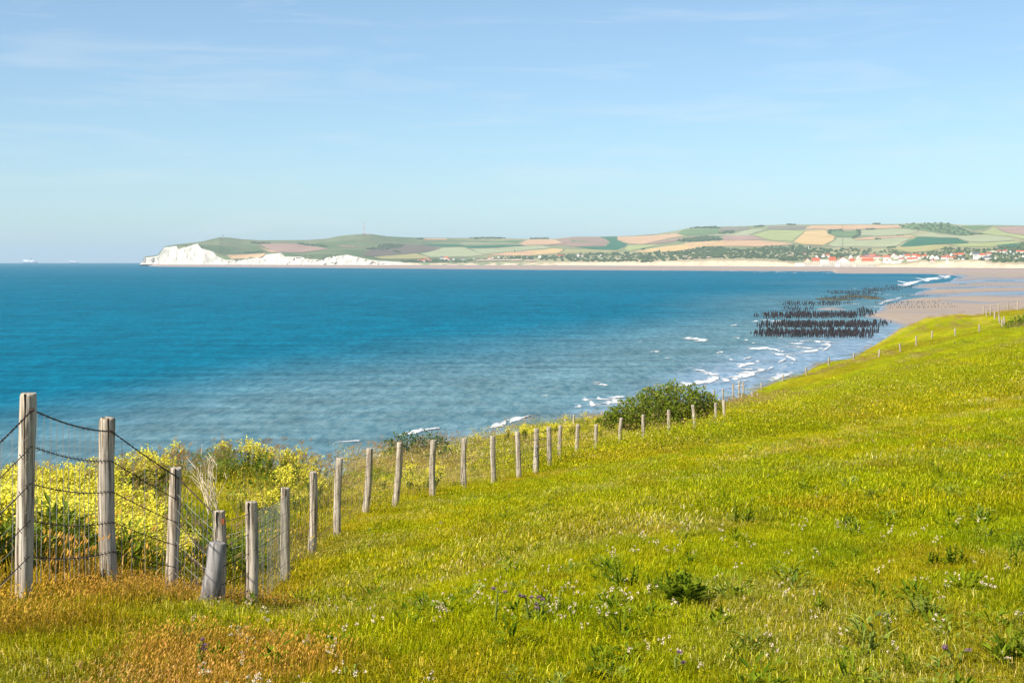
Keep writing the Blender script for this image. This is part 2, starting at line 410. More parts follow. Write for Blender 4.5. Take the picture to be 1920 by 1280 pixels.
# ------------------------------------------------------------------ beach, sand flats and tide channels
D0x = [100, 200, 300, 600, 1000, 1400, 1600, 1750, 1920, 2300]; D0y = [6100, 6100, 6050, 5600, 5150, 4300, 3960, 3600, 3300, 2900]
def D0_of(px): return np.interp(px, D0x, D0y)
def sea_D(y):                                  # distance of the sea surface seen at row y
    th = (np.asarray(y, float) - EYE) / F
    return (th - np.sqrt(np.maximum(th * th - 4 * HC / RE2, 0))) * RE2 / 2
SHORE = [(1590,509),(1700,511),(1750,513.5),(1800,517.5),(1775,524),(1725,532),(1705,538),(1735,545),(1705,553),(1662,562),(1640,571),(1655,580),(1618,592),
         (1660,601),(1690,612),(1672,627),(1690,648),(1660,700),(1640,800),(2700,800),(2700,480),(1590,480)]
def seg_dist(P, poly):
    P = np.asarray(P, float); d = np.full(len(P), 1e9); ins = np.zeros(len(P), bool)
    for i in range(len(poly)):
        a = np.array(poly[i], float); b = np.array(poly[(i + 1) % len(poly)], float); ab = b - a
        t = np.clip(((P - a) @ ab) / max(ab @ ab, 1e-9), 0, 1)
        d = np.minimum(d, np.hypot(*(P - a - t[:, None] * ab).T))
        c = (a[1] > P[:, 1]) != (b[1] > P[:, 1])
        with np.errstate(divide='ignore', invalid='ignore'):
            ins ^= c & (P[:, 0] < (b[0] - a[0]) * (P[:, 1] - a[1]) / (b[1] - a[1]) + a[0])
    return np.where(ins, d, -d)
def build_beach():
    px = np.arange(60, 2500, 6.0); yy = np.concatenate([np.linspace(660, 560, 90), np.linspace(559, 520, 110), np.linspace(519.7, 494.6, 110)])
    PX, YY = np.meshgrid(px, yy)
    D = sea_D(YY); D = np.minimum(D, D0_of(PX) + 60)
    ysea = np.interp(px, [60, 140, 265, 300, 600, 1000, 1300, 1600, 1700, 1750, 1790], [494.5, 495.6, 497.5, 500, 502.3, 506, 507.6, 509, 511, 513.4, 517])
    Dsea = sea_D(ysea)[None, :] * (1 + 0.012 * (fbm(px * 0.03, px * 0 + 1, 3) - 0.5))[None, :]
    D0 = D0_of(PX)
    far = 6.0 * np.clip((D - Dsea) / np.maximum(D0 - Dsea, 50), -1, 1) * sst(60, 280, PX)
    far = np.where(PX > 1790, -3, far)
    sd = seg_dist(np.stack([PX.ravel(), YY.ravel()], -1) * [0.22, 1.0], [(a * 0.22, b) for a, b in SHORE]).reshape(PX.shape)
    flat = np.clip(sd * 0.14, -1.0, 0.62) + 4.5 * sst(2600, 3400, D) * (PX > 1560)
    def chan(pts, w, dep):
        xs, ys = zip(*pts); yc = np.interp(PX, xs, ys, left=1e4, right=ys[-1]); return dep * np.exp(-((YY - yc) / w) ** 2)
    flat = flat - chan([(1640, 574), (1690, 562), (1730, 555), (1800, 553), (1860, 551), (2000, 549)], 3.4, 0.75) \
                - chan([(1700, 543), (1760, 541), (1880, 538), (2000, 537)], 2.0, 0.6) - chan([(1730, 527), (1800, 529), (1860, 526)], 3.5, 0.55) \
                - chan([(1800, 521), (1900, 519)], 1.2, 0.35) - chan([(1770, 563), (1850, 569), (1920, 566), (2000, 566)], 1.5, 0.5) - chan([(1800, 532), (1990, 531)], 1.2, 0.4)
    flat += (fbm(PX * 0.010, YY * 0.16, 4) - 0.5) * 0.6 * sst(3200, 2400, D) + (fbm(PX * 0.04, YY * 0.7 + 9, 3) - 0.5) * 0.25 * sst(3200, 2400, D)
    el = np.where(PX > 1560, np.maximum(far, flat), far)
    el = np.minimum(el, 6.0)
    P = pt(PX, YY, D); X = (PX - CX) / F * D
    Z = sea_z(D) + el
    V = np.stack([X, D, Z], -1).reshape(-1, 3)
    keep = (np.maximum(np.maximum(el[:-1, :-1], el[1:, 1:]), np.maximum(el[1:, :-1], el[:-1, 1:])) > -0.25)
    keep &= ~((D[:-1, :-1] == D[1:, :-1])) & (PX[:-1, :-1] > 160)
    t = NT('sand')
    e = t.attr('elev', out='Fac')
    n = t.noise(t.map(t.pos(), (0.3, 1, 1)), 0.012, 5, 0.6)
    wet = t.ramp(t.math('ADD', e, t.math('MULTIPLY', n, 0.5)), [(0.28, 1.0), (0.55, 0.0)])
    dry = t.mix(n, (0.27, 0.215, 0.165), (0.37, 0.30, 0.235))
    dry = t.mix(t.ramp(e, [(0.15, 0.0), (1.0, 1.0)]), dry, (0.34, 0.265, 0.225))
    c = t.mix(wet, dry, (0.19, 0.185, 0.20))
    r = t.math('SUBTRACT', 0.85, t.math('MULTIPLY', wet, 0.62))
    t.done(t.bsdf(c, r, t.math('MULTIPLY', wet, 0.55)))
    o = mesh('beach', V, grid_faces(*PX.shape, keep), 'sand', None, True, {'elev': ('FLOAT', np.clip(el, 0, 6) / 2.0)})
    return kind(o, 'structure', 'wide sand beach and tidal flats curving round the bay')
beach = build_beach()

# ------------------------------------------------------------------ far hills, cape and cliffs
SKYL = [(262,495.5),(268,491),(272,482),(296,478.5),(309,462),(332,458),(365,454.6),(382,452),(398,448),(411,445),(430,445.4),(455,448.6),(490,450.4),(573,450),(611,447.5),(636,442.7),
 (654,440.6),(681,438.5),(698,439),(725,443),(773,445.4),(808,446),(912,446),(975,447.5),(1035,448),(1075,443.7),(1127,443.7),(1189,442),(1231,438.5),(1272,432),
 (1289,428),(1314,426),(1351,425),(1404,423.4),(1475,421),(1616,420.4),(1684,420),(1713,418.5),(1750,418.4),(1762,417.5),(1778,418.7),(1796,421.6),(1863,422),(1920,423),(2300,425)]
CLIFF = [(262,495.4),(267,492),(270,483.6),(296,479.5),(309,463),(332,460),(334,467),(357,459.5),(371,455.5),(377.5,464.6),(400,471),(407,480),(423,487.5),(448,486.5),(480,483),
 (492,477),(527,473.5),(534,481),(565,481),(577,485.4),(604,486.5),(612,483),(627,480),(652,477),(669,481),(694,487.5),(742,490.6),(800,493),(1000,493),(1060,492),(1200,491),
 (1300,489.5),(1400,488.5),(1470,491),(1490,496),(1700,496.5),(1715,492),(1730,489.5),(1760,493),(1785,489),(1800,488.5),(1840,489),(1870,494),(1900,496),(1920,495),(2300,496)]
SK = np.array(SKYL); CL = np.array(CLIFF)
D0c = lambda px: D0_of(px)
def far_cols(px):
    px = np.asarray(px, float); D0 = D0_of(px); y0 = ypx(sea_z(D0) + 5.7, D0)
    yc = np.minimum(np.interp(px, CL[:, 0], CL[:, 1]), y0 - 0.2); ys = np.minimum(np.interp(px, SK[:, 0], SK[:, 1]), yc - 0.15)
    h = (y0 - yc) / F * D0
    Dc = D0 + np.clip(h * 0.75, 12, 60); Dr = Dc + np.interp(px, [262, 300, 420, 700, 1000, 1300, 2300], [60, 260, 1100, 2000, 2400, 2900, 3100])
    return D0, y0, Dc, yc, Dr, ys
def yc_soft(px): return np.mean([np.interp(np.asarray(px, float) + o, CL[:, 0], CL[:, 1]) for o in range(-40, 41, 8)], axis=0)
def far_relief(X, Y, f): return (fbm(X / 330.0, Y / 420.0 + 4, 3) - 0.5) * 13.0 * sst(0, 0.12, f) * sst(1.0, 0.85, f)
def far_pt(px, y):
    """a place on the far slopes"""
    D0, y0, Dc, yc, Dr, ys = far_cols(px); y = np.asarray(y, float)
    f = np.clip((yc - y) / np.maximum(yc - ys, 0.05), 0, 1)
    yq = np.maximum(yc_soft(px), ys + .2); fs = np.clip((yq - y) / np.maximum(yq - ys, 0.05), 0, 1)
    D = np.where(y >= yc, D0 + (Dc - D0) * np.clip((y0 - y) / (y0 - yc), 0, 1), Dc + (Dr - Dc) * fs)
    p = pt(px, np.clip(y, ys, y0), D)
    p[..., 2] += np.where(y < yc, far_relief(p[..., 0], p[..., 1], f), 0)
    return p
def build_hills():
    px = np.concatenate([np.arange(262, 760, 1.25), np.arange(760, 2300, 4.0)])
    D0, y0, Dc, yc, Dr, ys = far_cols(px)
    rows = []; cols = []
    nc = 16
    rock = np.clip((y0 - yc - 3.0) / 6.0, 0, 1) * sst(780, 700, px)
    for i in range(nc):
        s = i / nc
        y = y0 + (yc - y0) * s
        gul = (fbm(px * 0.11, s * 1.2 + px * 0.02, 4, 0.62) - 0.5) * 38 * rock * sst(0, 0.25, s) + (fbm(px * 0.4, s * 6, 3) - 0.5) * 9 * rock * sst(0, .15, s)
        gul = gul * sst(1.02, 0.8, s)
        p = pt(px, y, D0 + (Dc - D0) * s + gul); rows.append(p)
        n = fbm(px * 0.16, s * 4.0 + 3, 4, 0.6)
        chalk = np.array([0.54, 0.50, 0.435]); grey = np.array([0.33, 0.33, 0.28]); sandc = np.array([0.50, 0.395, 0.28]); mar = np.array([0.16, 0.20, 0.10])
        k = (sst(0.52, 0.66, n) * 0.6 * rock * sst(700, 430, px))[:, None]
        c = chalk * (1 - k) + grey * k
        ks = sst(700, 800, px)[:, None]; c = c * (1 - ks) + sandc * ks
        km = (sst(0.45, 0.62, fbm(px * 0.12 + 7, s * 3, 3)) * sst(760, 800, px) * sst(1080, 1000, px))[:, None]; c = c * (1 - km) + mar * km
        kd = (sst(0.6, 0.9, s) * 0.5 * (px > 1000) * sst(0.45, 0.6, fbm(px * 0.2, s * 2, 3)))[:, None]; c = c * (1 - kd) + mar * kd
        cols.append(c)
    for f in list(np.linspace(0, 1, 70)):
        y = yc + (ys - yc) * f; p = far_pt(px, np.minimum(y, yc - 1e-4)); p2 = p; rows.append(p2)
        n = fbm(p2[:, 0] / 260, p2[:, 1] / 300, 4); n2 = fbm(p2[:, 0] / 60, p2[:, 1] / 90, 3)
        rt = sst(760, 1050, px)[:, None]; g = np.array([0.115, 0.155, 0.065]) * (1 - rt) + np.array([0.21, 0.235, 0.11]) * rt; g2 = np.array([0.175, 0.20, 0.095]) * (1 - rt) + np.array([0.33, 0.31, 0.16]) * rt; br = np.array([0.20, 0.165, 0.10])
        k = sst(0.35, 0.65, n)[:, None]; c = g * (1 - k) + g2 * k
        k = (sst(0.6, 0.75, n2) * 0.6)[:, None]; c = c * (1 - k) + br * k
        kd = (sst(0.10, 0.02, f) * (px > 980))[:, None]; c = c * (1 - kd) + np.array([0.40, 0.33, 0.2]) * kd
        cols.append(c)
    for f in (0.02, 0.15, 0.5, 1.0):
        p = pt(px, ys, Dr + 1500 * f); p[:, 2] -= 70 * f ** 1.3 + 1.5; rows.append(p); cols.append(cols[-1])
    R = np.stack(rows); C = np.stack(cols)
    V = R.reshape(-1, 3)
    t = NT('hill_ground')
    n = t.noise(t.pos(), 0.02, 5, 0.65)
    t.done(t.bsdf(t.mix(1.0, t.attr('gcol'), t.ramp(n, [(0.3, 0.8), (0.7, 1.18)]), 'MULTIPLY'), 1.0, 0.0))
    o = mesh('hills', V, grid_faces(*R.shape[:2]), 'hill_ground', None, True, {'gcol': ('FLOAT_COLOR', np.concatenate([C.reshape(-1, 3), np.ones((len(V), 1))], 1))})
    return kind(o, 'structure', 'distant farmed hills ending in a white chalk cape')
hills = build_hills()

FIELD_COL = {'tan': (0.62, 0.40, 0.225), 'gold': (0.66, 0.46, 0.20), 'brown': (0.36, 0.245, 0.175), 'pink': (0.42, 0.28, 0.215), 'pale': (0.40, 0.42, 0.235), 'lime': (0.40, 0.43, 0.17),
             'dark': (0.055, 0.17, 0.085), 'mid': (0.17, 0.25, 0.095), 'olive': (0.42, 0.38, 0.16), 'heath': (0.19, 0.155, 0.11), 'grey': (0.26, 0.235, 0.175)}
for k_, c_ in FIELD_COL.items():
    t = NT('crop_' + k_)
    n = t.noise(t.pos(), 0.012, 5, 0.6); st = t.n('ShaderNodeTexWave', wave_type='BANDS'); st.inputs['Scale'].default_value = 0.028; st.inputs['Distortion'].default_value = 1.5
    t.l(t.map(t.pos(), (1, 0.35, 0)), st.inputs['Vector'])
    f = t.math('ADD', t.math('MULTIPLY', n, 0.8), t.math('MULTIPLY', st.outputs['Fac'], 0.24))
    c_ = tuple(v * .86 for v in c_)
    t.done(t.bsdf(t.mix(1.0, c_, t.ramp(f, [(0.25, 0.74), (0.80, 1.18)]), 'MULTIPLY'), 1.0, 0.0))
Z1, Z2, Z3, Z4, Z5 = (240, 4.8), (600, 4.8), (960, 4.8), (1280, 5.647), (1580, 5.647)
FIELDS = [
 (Z1,'pink',[(1180,285),(1500,278),(1810,318),(1520,352),(1330,345)]),(Z1,'tan',[(1180,305),(1240,320),(1400,350),(1290,348)]),(Z1,'tan',[(885,378),(1180,362),(1250,360),(1200,395),(1060,408),(930,412)]),
 (Z2,'brown',[(160,285),(310,288),(320,300),(180,298)]),(Z2,'heath',[(390,350),(560,290),(760,285),(960,290),(1100,320),(860,355),(560,385),(400,385)]),
 (Z2,'pale',[(900,362),(1110,315),(1300,315),(1440,360),(1470,385),(1300,395),(1000,392)]),(Z2,'dark',[(900,275),(1240,285),(1320,300),(1120,310),(980,295)]),
 (Z2,'dark',[(1250,300),(1800,285),(1860,295),(1600,316),(1340,318)]),(Z2,'pale',[(1240,270),(1700,262),(1780,270),(1300,282)]),(Z2,'tan',[(920,228),(1140,230),(1140,241),(960,241)]),
 (Z2,'pale',[(1360,325),(1600,321),(1920,298),(1920,328),(1700,350),(1480,375)]),(Z2,'tan',[(1500,382),(1700,353),(1920,332),(1920,385),(1700,390)]),(Z2,'mid',[(1400,252),(1840,240),(1760,258),(1480,262)]),
 (Z2,'olive',[(480,392),(860,362),(990,395),(780,412),(560,412)]),
 (Z3,'tan',[(60,275),(150,238),(360,234),(475,262),(340,280),(120,292)]),(Z3,'pale',[(130,303),(260,298),(350,316),(60,338),(40,325)]),(Z3,'gold',[(10,352),(360,320),(470,322),(410,362),(160,388),(10,388)]),
 (Z3,'brown',[(390,234),(560,214),(780,215),(840,235),(872,262),(830,297),(560,303),(310,292),(482,268)]),(Z3,'mid',[(520,232),(600,234),(740,262),(640,275),(560,268)]),
 (Z3,'dark',[(790,215),(942,212),(945,240),(980,259),(1040,277),(1000,308),(940,330),(720,320),(570,306),(846,300),(884,262),(856,235)]),
 (Z3,'olive',[(490,324),(720,325),(990,336),(880,355),(700,358),(430,362)]),(Z3,'tan',[(952,212),(1200,204),(1480,182),(1560,200),(1400,222),(1180,282),(1060,273),(985,254),(953,235)]),
 (Z3,'lime',[(1045,290),(1200,288),(1340,290),(1200,312),(1060,340),(1010,330)]),(Z3,'brown',[(1200,284),(1400,230),(1710,200),(1500,250),(1440,266),(1280,284)]),
 (Z3,'mid',[(1485,178),(1550,150),(1620,146),(1860,132),(1860,180),(1700,194),(1570,195)]),(Z3,'gold',[(1070,350),(1400,294),(1900,252),(1900,300),(1700,310),(1480,345),(1300,350)]),
 (Z4,'grey',[(392,150),(700,142),(715,158),(640,185),(560,190),(400,180)]),(Z4,'pale',[(540,222),(720,166),(925,162),(760,213),(690,243),(300,235),(220,229)]),
 (Z4,'lime',[(730,235),(930,182),(1300,185),(1255,220),(1165,292),(960,285),(885,270)]),(Z4,'pink',[(410,242),(715,238),(870,275),(600,290),(440,288)]),
 (Z4,'tan',[(20,320),(430,294),(800,286),(1095,307),(1170,326),(800,350),(360,356),(20,402)]),(Z4,'grey',[(910,140),(1295,136),(1292,173),(1080,178),(890,173)]),
 (Z4,'gold',[(1175,300),(1305,187),(1515,178),(1535,217),(1612,240),(1595,280),(1495,338),(1300,330)]),(Z4,'tan',[(1306,152),(1362,132),(1690,126),(1690,176),(1600,180),(1500,170),(1312,170)]),
 (Z4,'mid',[(1535,212),(1565,186),(1690,182),(1690,248),(1640,246)]),(Z4,'pale',[(1550,340),(1645,256),(1690,258),(1690,356),(1600,355)]),
 (Z5,'tan',[(4,128),(200,124),(590,128),(650,158),(240,163),(4,177)]),(Z5,'mid',[(0,188),(160,182),(172,235),(110,250),(0,248)]),(Z5,'pale',[(188,182),(640,174),(815,187),(740,208),(600,222),(400,235),(188,236)]),
 (Z5,'tan',[(120,271),(300,247),(600,230),(716,232),(772,264),(560,253),(360,273),(135,284)]),(Z5,'pale',[(4,258),(98,260),(130,292),(360,284),(560,261),(735,266),(575,348),(400,363),(4,358)]),
 (Z5,'dark',[(606,350),(784,266),(1216,278),(1340,312),(1000,343),(720,354)]),(Z5,'pale',[(750,227),(940,204),(1060,243),(1300,254),(1550,244),(1755,264),(1830,290),(1500,308),(1355,303),(1210,274),(806,262)]),
 (Z5,'lime',[(1345,322),(1840,299),(1918,304),(1700,342),(1560,373),(1240,368),(1110,346)]),(Z5,'dark',[(1600,347),(1900,324),(2000,350),(1840,368),(1640,363)]),
 (Z5,'olive',[(470,375),(680,355),(1095,348),(1155,370),(900,408),(740,412),(640,399)]),(Z5,'lime',[(1500,192),(1610,162),(1755,218),(1920,246),(2000,290),(1770,256),(1600,242),(1420,196)]),
 (Z5,'mid',[(596,130),(720,116),(960,110),(1120,112),(1240,152),(1340,190),(1490,222),(1240,247),(1070,208),(840,184),(645,160)]),
 (Z5,'pink',[(1612,156),(1740,142),(2060,142),(2060,250),(1920,240),(1760,213)]),(Z5,'mid',[(1250,135),(1590,132),(1560,150),(1400,180),(1280,160)]),
]
def inside(P, poly): return seg_dist(P, poly) > 0
def drape(name, poly, mat, parent, lift=1.2, gx=9.0, gy=2.2):
    poly = [tuple(p) for p in poly]; B = []
    for i in range(len(poly)):
        a, b = poly[i], poly[(i + 1) % len(poly)]; n = max(1, int(math.hypot((b[0] - a[0]) / gx, (b[1] - a[1]) / gy)))
        for k in range(n): B.append((a[0] + (b[0] - a[0]) * k / n + random.uniform(-.5, .5), a[1] + (b[1] - a[1]) * k / n))
    xs, ys_ = zip(*poly); I = []
    for gxx in np.arange(min(xs), max(xs), gx):
        for gyy in np.arange(min(ys_), max(ys_), gy): I.append((gxx, gyy))
    I = [p for p, d in zip(I, seg_dist(np.array(I) * [0.25, 1], [(p[0] * .25, p[1]) for p in B])) if d > 0.5] if I else []
    pts2 = [Vector((p[0] * 0.25, p[1])) for p in B + I]
    r = delaunay_2d_cdt(pts2, [], [list(range(len(B)))], 1, 1e-5)
    vv = np.array([(v.x * 4, v.y) for v in r[0]]); ff = [f for f in r[2]]
    p = far_pt(vv[:, 0], vv[:, 1]); p[:, 2] += lift
    return mesh(name, p, ff, mat, parent, True)
FIELD_WORD = {'tan': 'tan stubble', 'gold': 'golden grain', 'brown': 'bare brown', 'pink': 'pinkish ploughed', 'pale': 'pale green', 'lime': 'yellow-green', 'dark': 'dark green', 'mid': 'mid green', 'olive': 'olive', 'heath': 'brown heath', 'grey': 'grey-brown'}
for (ox, s), cname, poly in FIELDS:
    o = drape('field', [(ox + a / s, 400 + b / s) for a, b in poly], 'crop_' + cname, hills)
    o['label'] = FIELD_WORD[cname] + ' field on the far hillside'
# bare dune sand among the scrub
simple('dune_sand', (0.47, 0.375, 0.265), 1.0, 0.0, 0.2, 0.03, True)
for (ox, s), poly in [(Z4, [(960,470),(1010,425),(1100,418),(1180,430),(1170,455),(1060,470)]),(Z4,[(0,470),(160,455),(320,465),(300,478),(60,486)]),(Z3,[(840,410),(960,400),(1050,408),(940,420)]),
                      (Z3,[(1520,400),(1660,385),(1800,395),(1760,408),(1560,412)]),(Z3,[(0,425),(90,420),(100,430),(0,434)]),(Z3,[(110,422),(210,424),(205,435),(110,434)]),(Z2,[(1400,420),(1800,415),(1830,428),(1420,434)])]:
    drape('sand_patch', [(ox + a / s, 400 + b / s) for a, b in poly], 'dune_sand', hills, 2.0, 4.0, 1.2)

# ------------------------------------------------------------------ breakers and foam on the sea
t = NT('sea_foam')
n = t.noise(t.map(t.pos(), (0.30, 0.8, 1)), 1.1, 6, 0.7)
a = t.math('ADD', t.attr('tint', out='Fac'), t.math('MULTIPLY', t.math('SUBTRACT', n, 0.5), 1.5))
al = t.ramp(a, [(0.30, 0.0), (0.66, 1.0)])
d = t.bsdf((0.62, 0.645, 0.66), 0.8, 0.1); tr = t.n('ShaderNodeBsdfTransparent'); mx = t.n('ShaderNodeMixShader')
t.l(al, mx.inputs[0]); t.l(tr.outputs[0], mx.inputs[1]); t.l(d, mx.inputs[2]); t.done(mx.outputs[0])
WAVES = [ # x, y, length, rise of the right end, strength (photograph pixels)
 (795,808,60,-9,1),(770,813,40,-4,.6),(925,803,45,-6,.8),(965,787,55,-8,1),(985,783,20,-4,.8),(1125,722,30,4,1),(1118,718,24,1,.5),(1150,747,50,-4,1.1),(1120,750,90,-1,.6),(1130,758,100,-6,.8),
 (1300,637,56,2,1),(1312,640,34,-1,1),(1285,634,60,0,.55),(1227,660,22,1,.9),(1375,611,28,-3,1),(1350,661,17,0,.9),(1380,634,14,1,.8),(1397,638,10,1,.8),(1412,644,7,0,.6),(1465,634,10,0,.7),
 (1440,655,34,3,1),(1420,655,50,-1,.6),(1462,659,18,2,.7),(1490,645,34,1,1),(1505,653,34,3,1),(1480,650,50,1,.6),(1530,640,50,6,.8),(1545,648,34,-3,.8),(1548,656,32,-6,.9),(1500,662,90,-5,.7),
 (1400,673,32,-5,1),(1388,684,22,4,1),(1370,675,11,0,.8),(1470,665,36,4,.8),(1466,678,46,-10,.9),(1445,692,30,-7,.8),(1310,695,24,3,1),(1332,703,34,3,1.1),(1338,710,32,-4,1.1),(1320,717,60,-7,1),(1290,722,60,-3,.6),
 (1395,700,60,-3,1.1),(1380,707,70,-6,1.1),(1398,693,30,2,.9),(1420,697,34,-3,.8),(1455,703,26,4,.8),(1460,709,20,-5,.8),(1395,715,30,-4,.7),(1380,726,60,-8,.7),(1345,663,10,0,.6),(1325,700,16,1,.7),
 (1430,600,30,1,.7),(1455,602,30,1,.6),(1495,586,20,1,.6),(1560,575,60,-2,.6),(1600,541,14,0,.6),(1630,540,8,0,.5),(1700,530,70,-6,1.1),(1735,524,70,-5,1.1),(1690,535,50,-4,.9),(1770,518,60,-3,1),(1760,515,50,-1,.8),(1630,575,40,3,.6),
 (1590,570,50,0,.6),(1660,553,40,-2,.5),(1640,548,40,-1,.5),(1540,574,30,0,.5),(1020,742,20,0,.35),(640,835,60,-3,.5),(660,828,30,-2,.4),(660,508.3,500,0,.28),(1500,510.3,420,1,.4),(1250,672,16,0,.5),(1200,640,12,0,.35)]
def foam(x, y, L, rise, st, wide=1.0):
    nx = max(8, int(L / 2.2)); ny = 7
    y = min(y, 830)
    D = float(sea_D(y)); wpx = L / F * D; deep = (1.2 + 0.012 * D) * (0.6 + 0.6 * st) * wide
    V = []; T = []
    hh = min(0.55, 0.12 + 0.0009 * D) * st * (1.0 if wide < 2 else 0.1)
    for i in range(nx + 1):
        s = i / nx; e = min(1.0, 1.75 * s ** 1.1 * max(0.0, 1 - s) ** 0.38)
        yc_ = y + rise * (s - 0.5); Dc_ = float(sea_D(yc_)) + 0.06 * wpx * (math.sin(3 * s + x) * 0.5)
        xx = (x + L * (s - 0.5) - CX) / F * D
        for j in range(ny):
            q = j / (ny - 1); w = deep * (0.35 + 0.65 * e)
            V.append((xx + random.uniform(-.1, .1), Dc_ + (q - 0.4) * w, float(sea_z(D)) + 0.03 + hh * e * max(0, math.sin(math.pi * min(1, q * 1.25))) ** 1.5 * random.uniform(.7, 1.1)))
            T.append(min(1.0, (0.15 + 0.85 * e) * math.sin(math.pi * q) ** 0.7 * (0.55 + 0.55 * st)) * (1.0 if wide < 2 else 0.62))
    o = mesh('foam_crest', V, grid_faces(nx + 1, ny), 'sea_foam', sea, True, {'tint': ('FLOAT', T)})
for w in WAVES: foam(*w)
for w in [(1330,700,110,-6,.22),(1390,690,150,-8,.25),(1450,672,150,-8,.25),(1500,655,140,-6,.25),(1420,712,120,-9,.25),(1540,645,110,-6,.22),(1340,715,130,-8,.28),(1140,752,130,-6,.22),(1100,764,120,-9,.25),(960,790,90,-9,.22),(790,812,80,-8,.22),(1740,524,130,-9,.4),(1450,605,110,0,.2),(1330,668,120,-2,.15),(1470,640,120,0,.2)]: foam(*w, 4.0)

def foam_line(P, width, st, seed):
    P = np.array(P, float); L = np.concatenate([[0], np.cumsum(np.hypot(*np.diff(P, axis=0).T))]); n = max(16, int(L[-1] / 1.6)); s = np.linspace(0, L[-1], n)
    xs = np.interp(s, L, P[:, 0]); ys = np.interp(s, L, P[:, 1]) + (fbm(s * .08 + seed, s * 0, 3) - .5) * 4.0; ny = 7; V = []; T = []
    D = sea_D(ys); X = (xs - CX) / F * D; m = fbm(s * .10 + 7 * seed, s * 0 + 2, 4)
    for i in range(n):
        e = min(1, 6 * s[i] / L[-1], 6 * (1 - s[i] / L[-1])) * float(sst(.25, .62, m[i])); w = width * D[i] * (.4 + 1.0 * e)
        for j in range(ny):
            q = j / (ny - 1); V.append((X[i], D[i] + (q - .3) * w, float(sea_z(D[i])) + .03 + min(.4, .0007 * D[i]) * st * e * math.sin(math.pi * min(1, 1.6 * q)) ** 2)); T.append((.10 + .9 * e) * (1 - .75 * q) * min(1, q * 7) * st)
    mesh('foam_crest', V, grid_faces(n, ny), 'sea_foam', sea, True, {'tint': ('FLOAT', np.clip(T, 0, 1))})
for i, (P, w, st) in enumerate([([(1265,724),(1330,717),(1347,708),(1334,701),(1308,695)],.020,1.1),([(1350,716),(1395,707),(1422,698),(1440,690)],.022,1.1),([(1440,660),(1468,667),(1492,674),(1484,684),(1450,697)],.018,1.0),
        ([(1478,664),(1528,658),(1552,650)],.014,.9),([(1478,640),(1525,639),(1556,646),(1552,658)],.018,.95),([(1686,539),(1715,529),(1755,523),(1798,517)],.014,1.1),([(1700,533),(1740,523),(1790,515)],.012,1.0),([(1075,764),(1140,757),(1168,748)],.024,1.1),([(1085,750),(1140,747),(1170,742)],.018,.9),
        ([(1380,690),(1410,682),(1440,672)],.014,.8),([(1400,655),(1440,653),(1470,660)],.014,.9),([(1270,636),(1300,634),(1328,640)],.014,1.0),([(735,820),(780,811),(816,801)],.018,1.0),([(905,806),(950,794),(992,781)],.018,1.0),([(1420,722),(1470,706),(1510,690)],.016,.8),([(600,509),(900,506.5),(1200,508.5)],.006,.4),([(1300,509),(1500,510.5),(1700,513)],.006,.6),([(1405,604),(1440,603),(1480,604)],.010,.8),([(1640,575),(1660,566),(1700,556)],.010,.6)]): foam_line(P, w * 1.5, st * 1.15, i)

# ------------------------------------------------------------------ the wire fence
t = NT('weathered_wood')
o_ = t.obj()
g = t.noise(t.map(o_, (42, 42, 1.8)), 1.0, 5, 0.65, 0.4); g2 = t.noise(t.map(o_, (7, 7, 3.0)), 1.0, 4, 0.6)
c = t.ramp(g, [(0.37, (0.07, 0.05, 0.035)), (0.455, (0.24, 0.195, 0.145)), (0.52, (0.42, 0.36, 0.285)), (0.64, (0.57, 0.505, 0.42))])
c = t.mix(t.ramp(g2, [(0.45, 0.0), (0.75, 0.6)]), c, (0.36, 0.29, 0.20))
c = t.mix(t.ramp(t.noise(t.map(o_, (5, 5, 6)), 1.0, 4), [(0.58, 0.0), (0.72, 0.5)]), c, (0.42, 0.40, 0.26))
t.done(t.bsdf(c, 0.9, 0.15, t.bump(g, 0.7, 0.006)))
t = NT('grey_wood')
o_ = t.obj(); g = t.noise(t.map(o_, (30, 30, 1.8)), 1.0, 5, 0.65, 0.5)
c = t.ramp(g, [(0.3, (0.10, 0.09, 0.085)), (0.46, (0.15, 0.14, 0.135)), (0.58, (0.32, 0.30, 0.285))])
t.done(t.bsdf(c, 0.9, 0.15, t.bump(g, 0.8, 0.006)))
simple('rusty_wire', (0.055, 0.036, 0.026), 0.6, 0.3, 0.4, 30.0)
simple('galvanised_wire', (0.50, 0.48, 0.43), 0.5, 0.4, 0.2, 20.0)
simple('crack_wood', (0.035, 0.026, 0.02), 1.0, 0.0, 0.2, 20.0)
simple('rust_staple', (0.24, 0.075, 0.03), 0.8, 0.2, 0.3, 30.0)

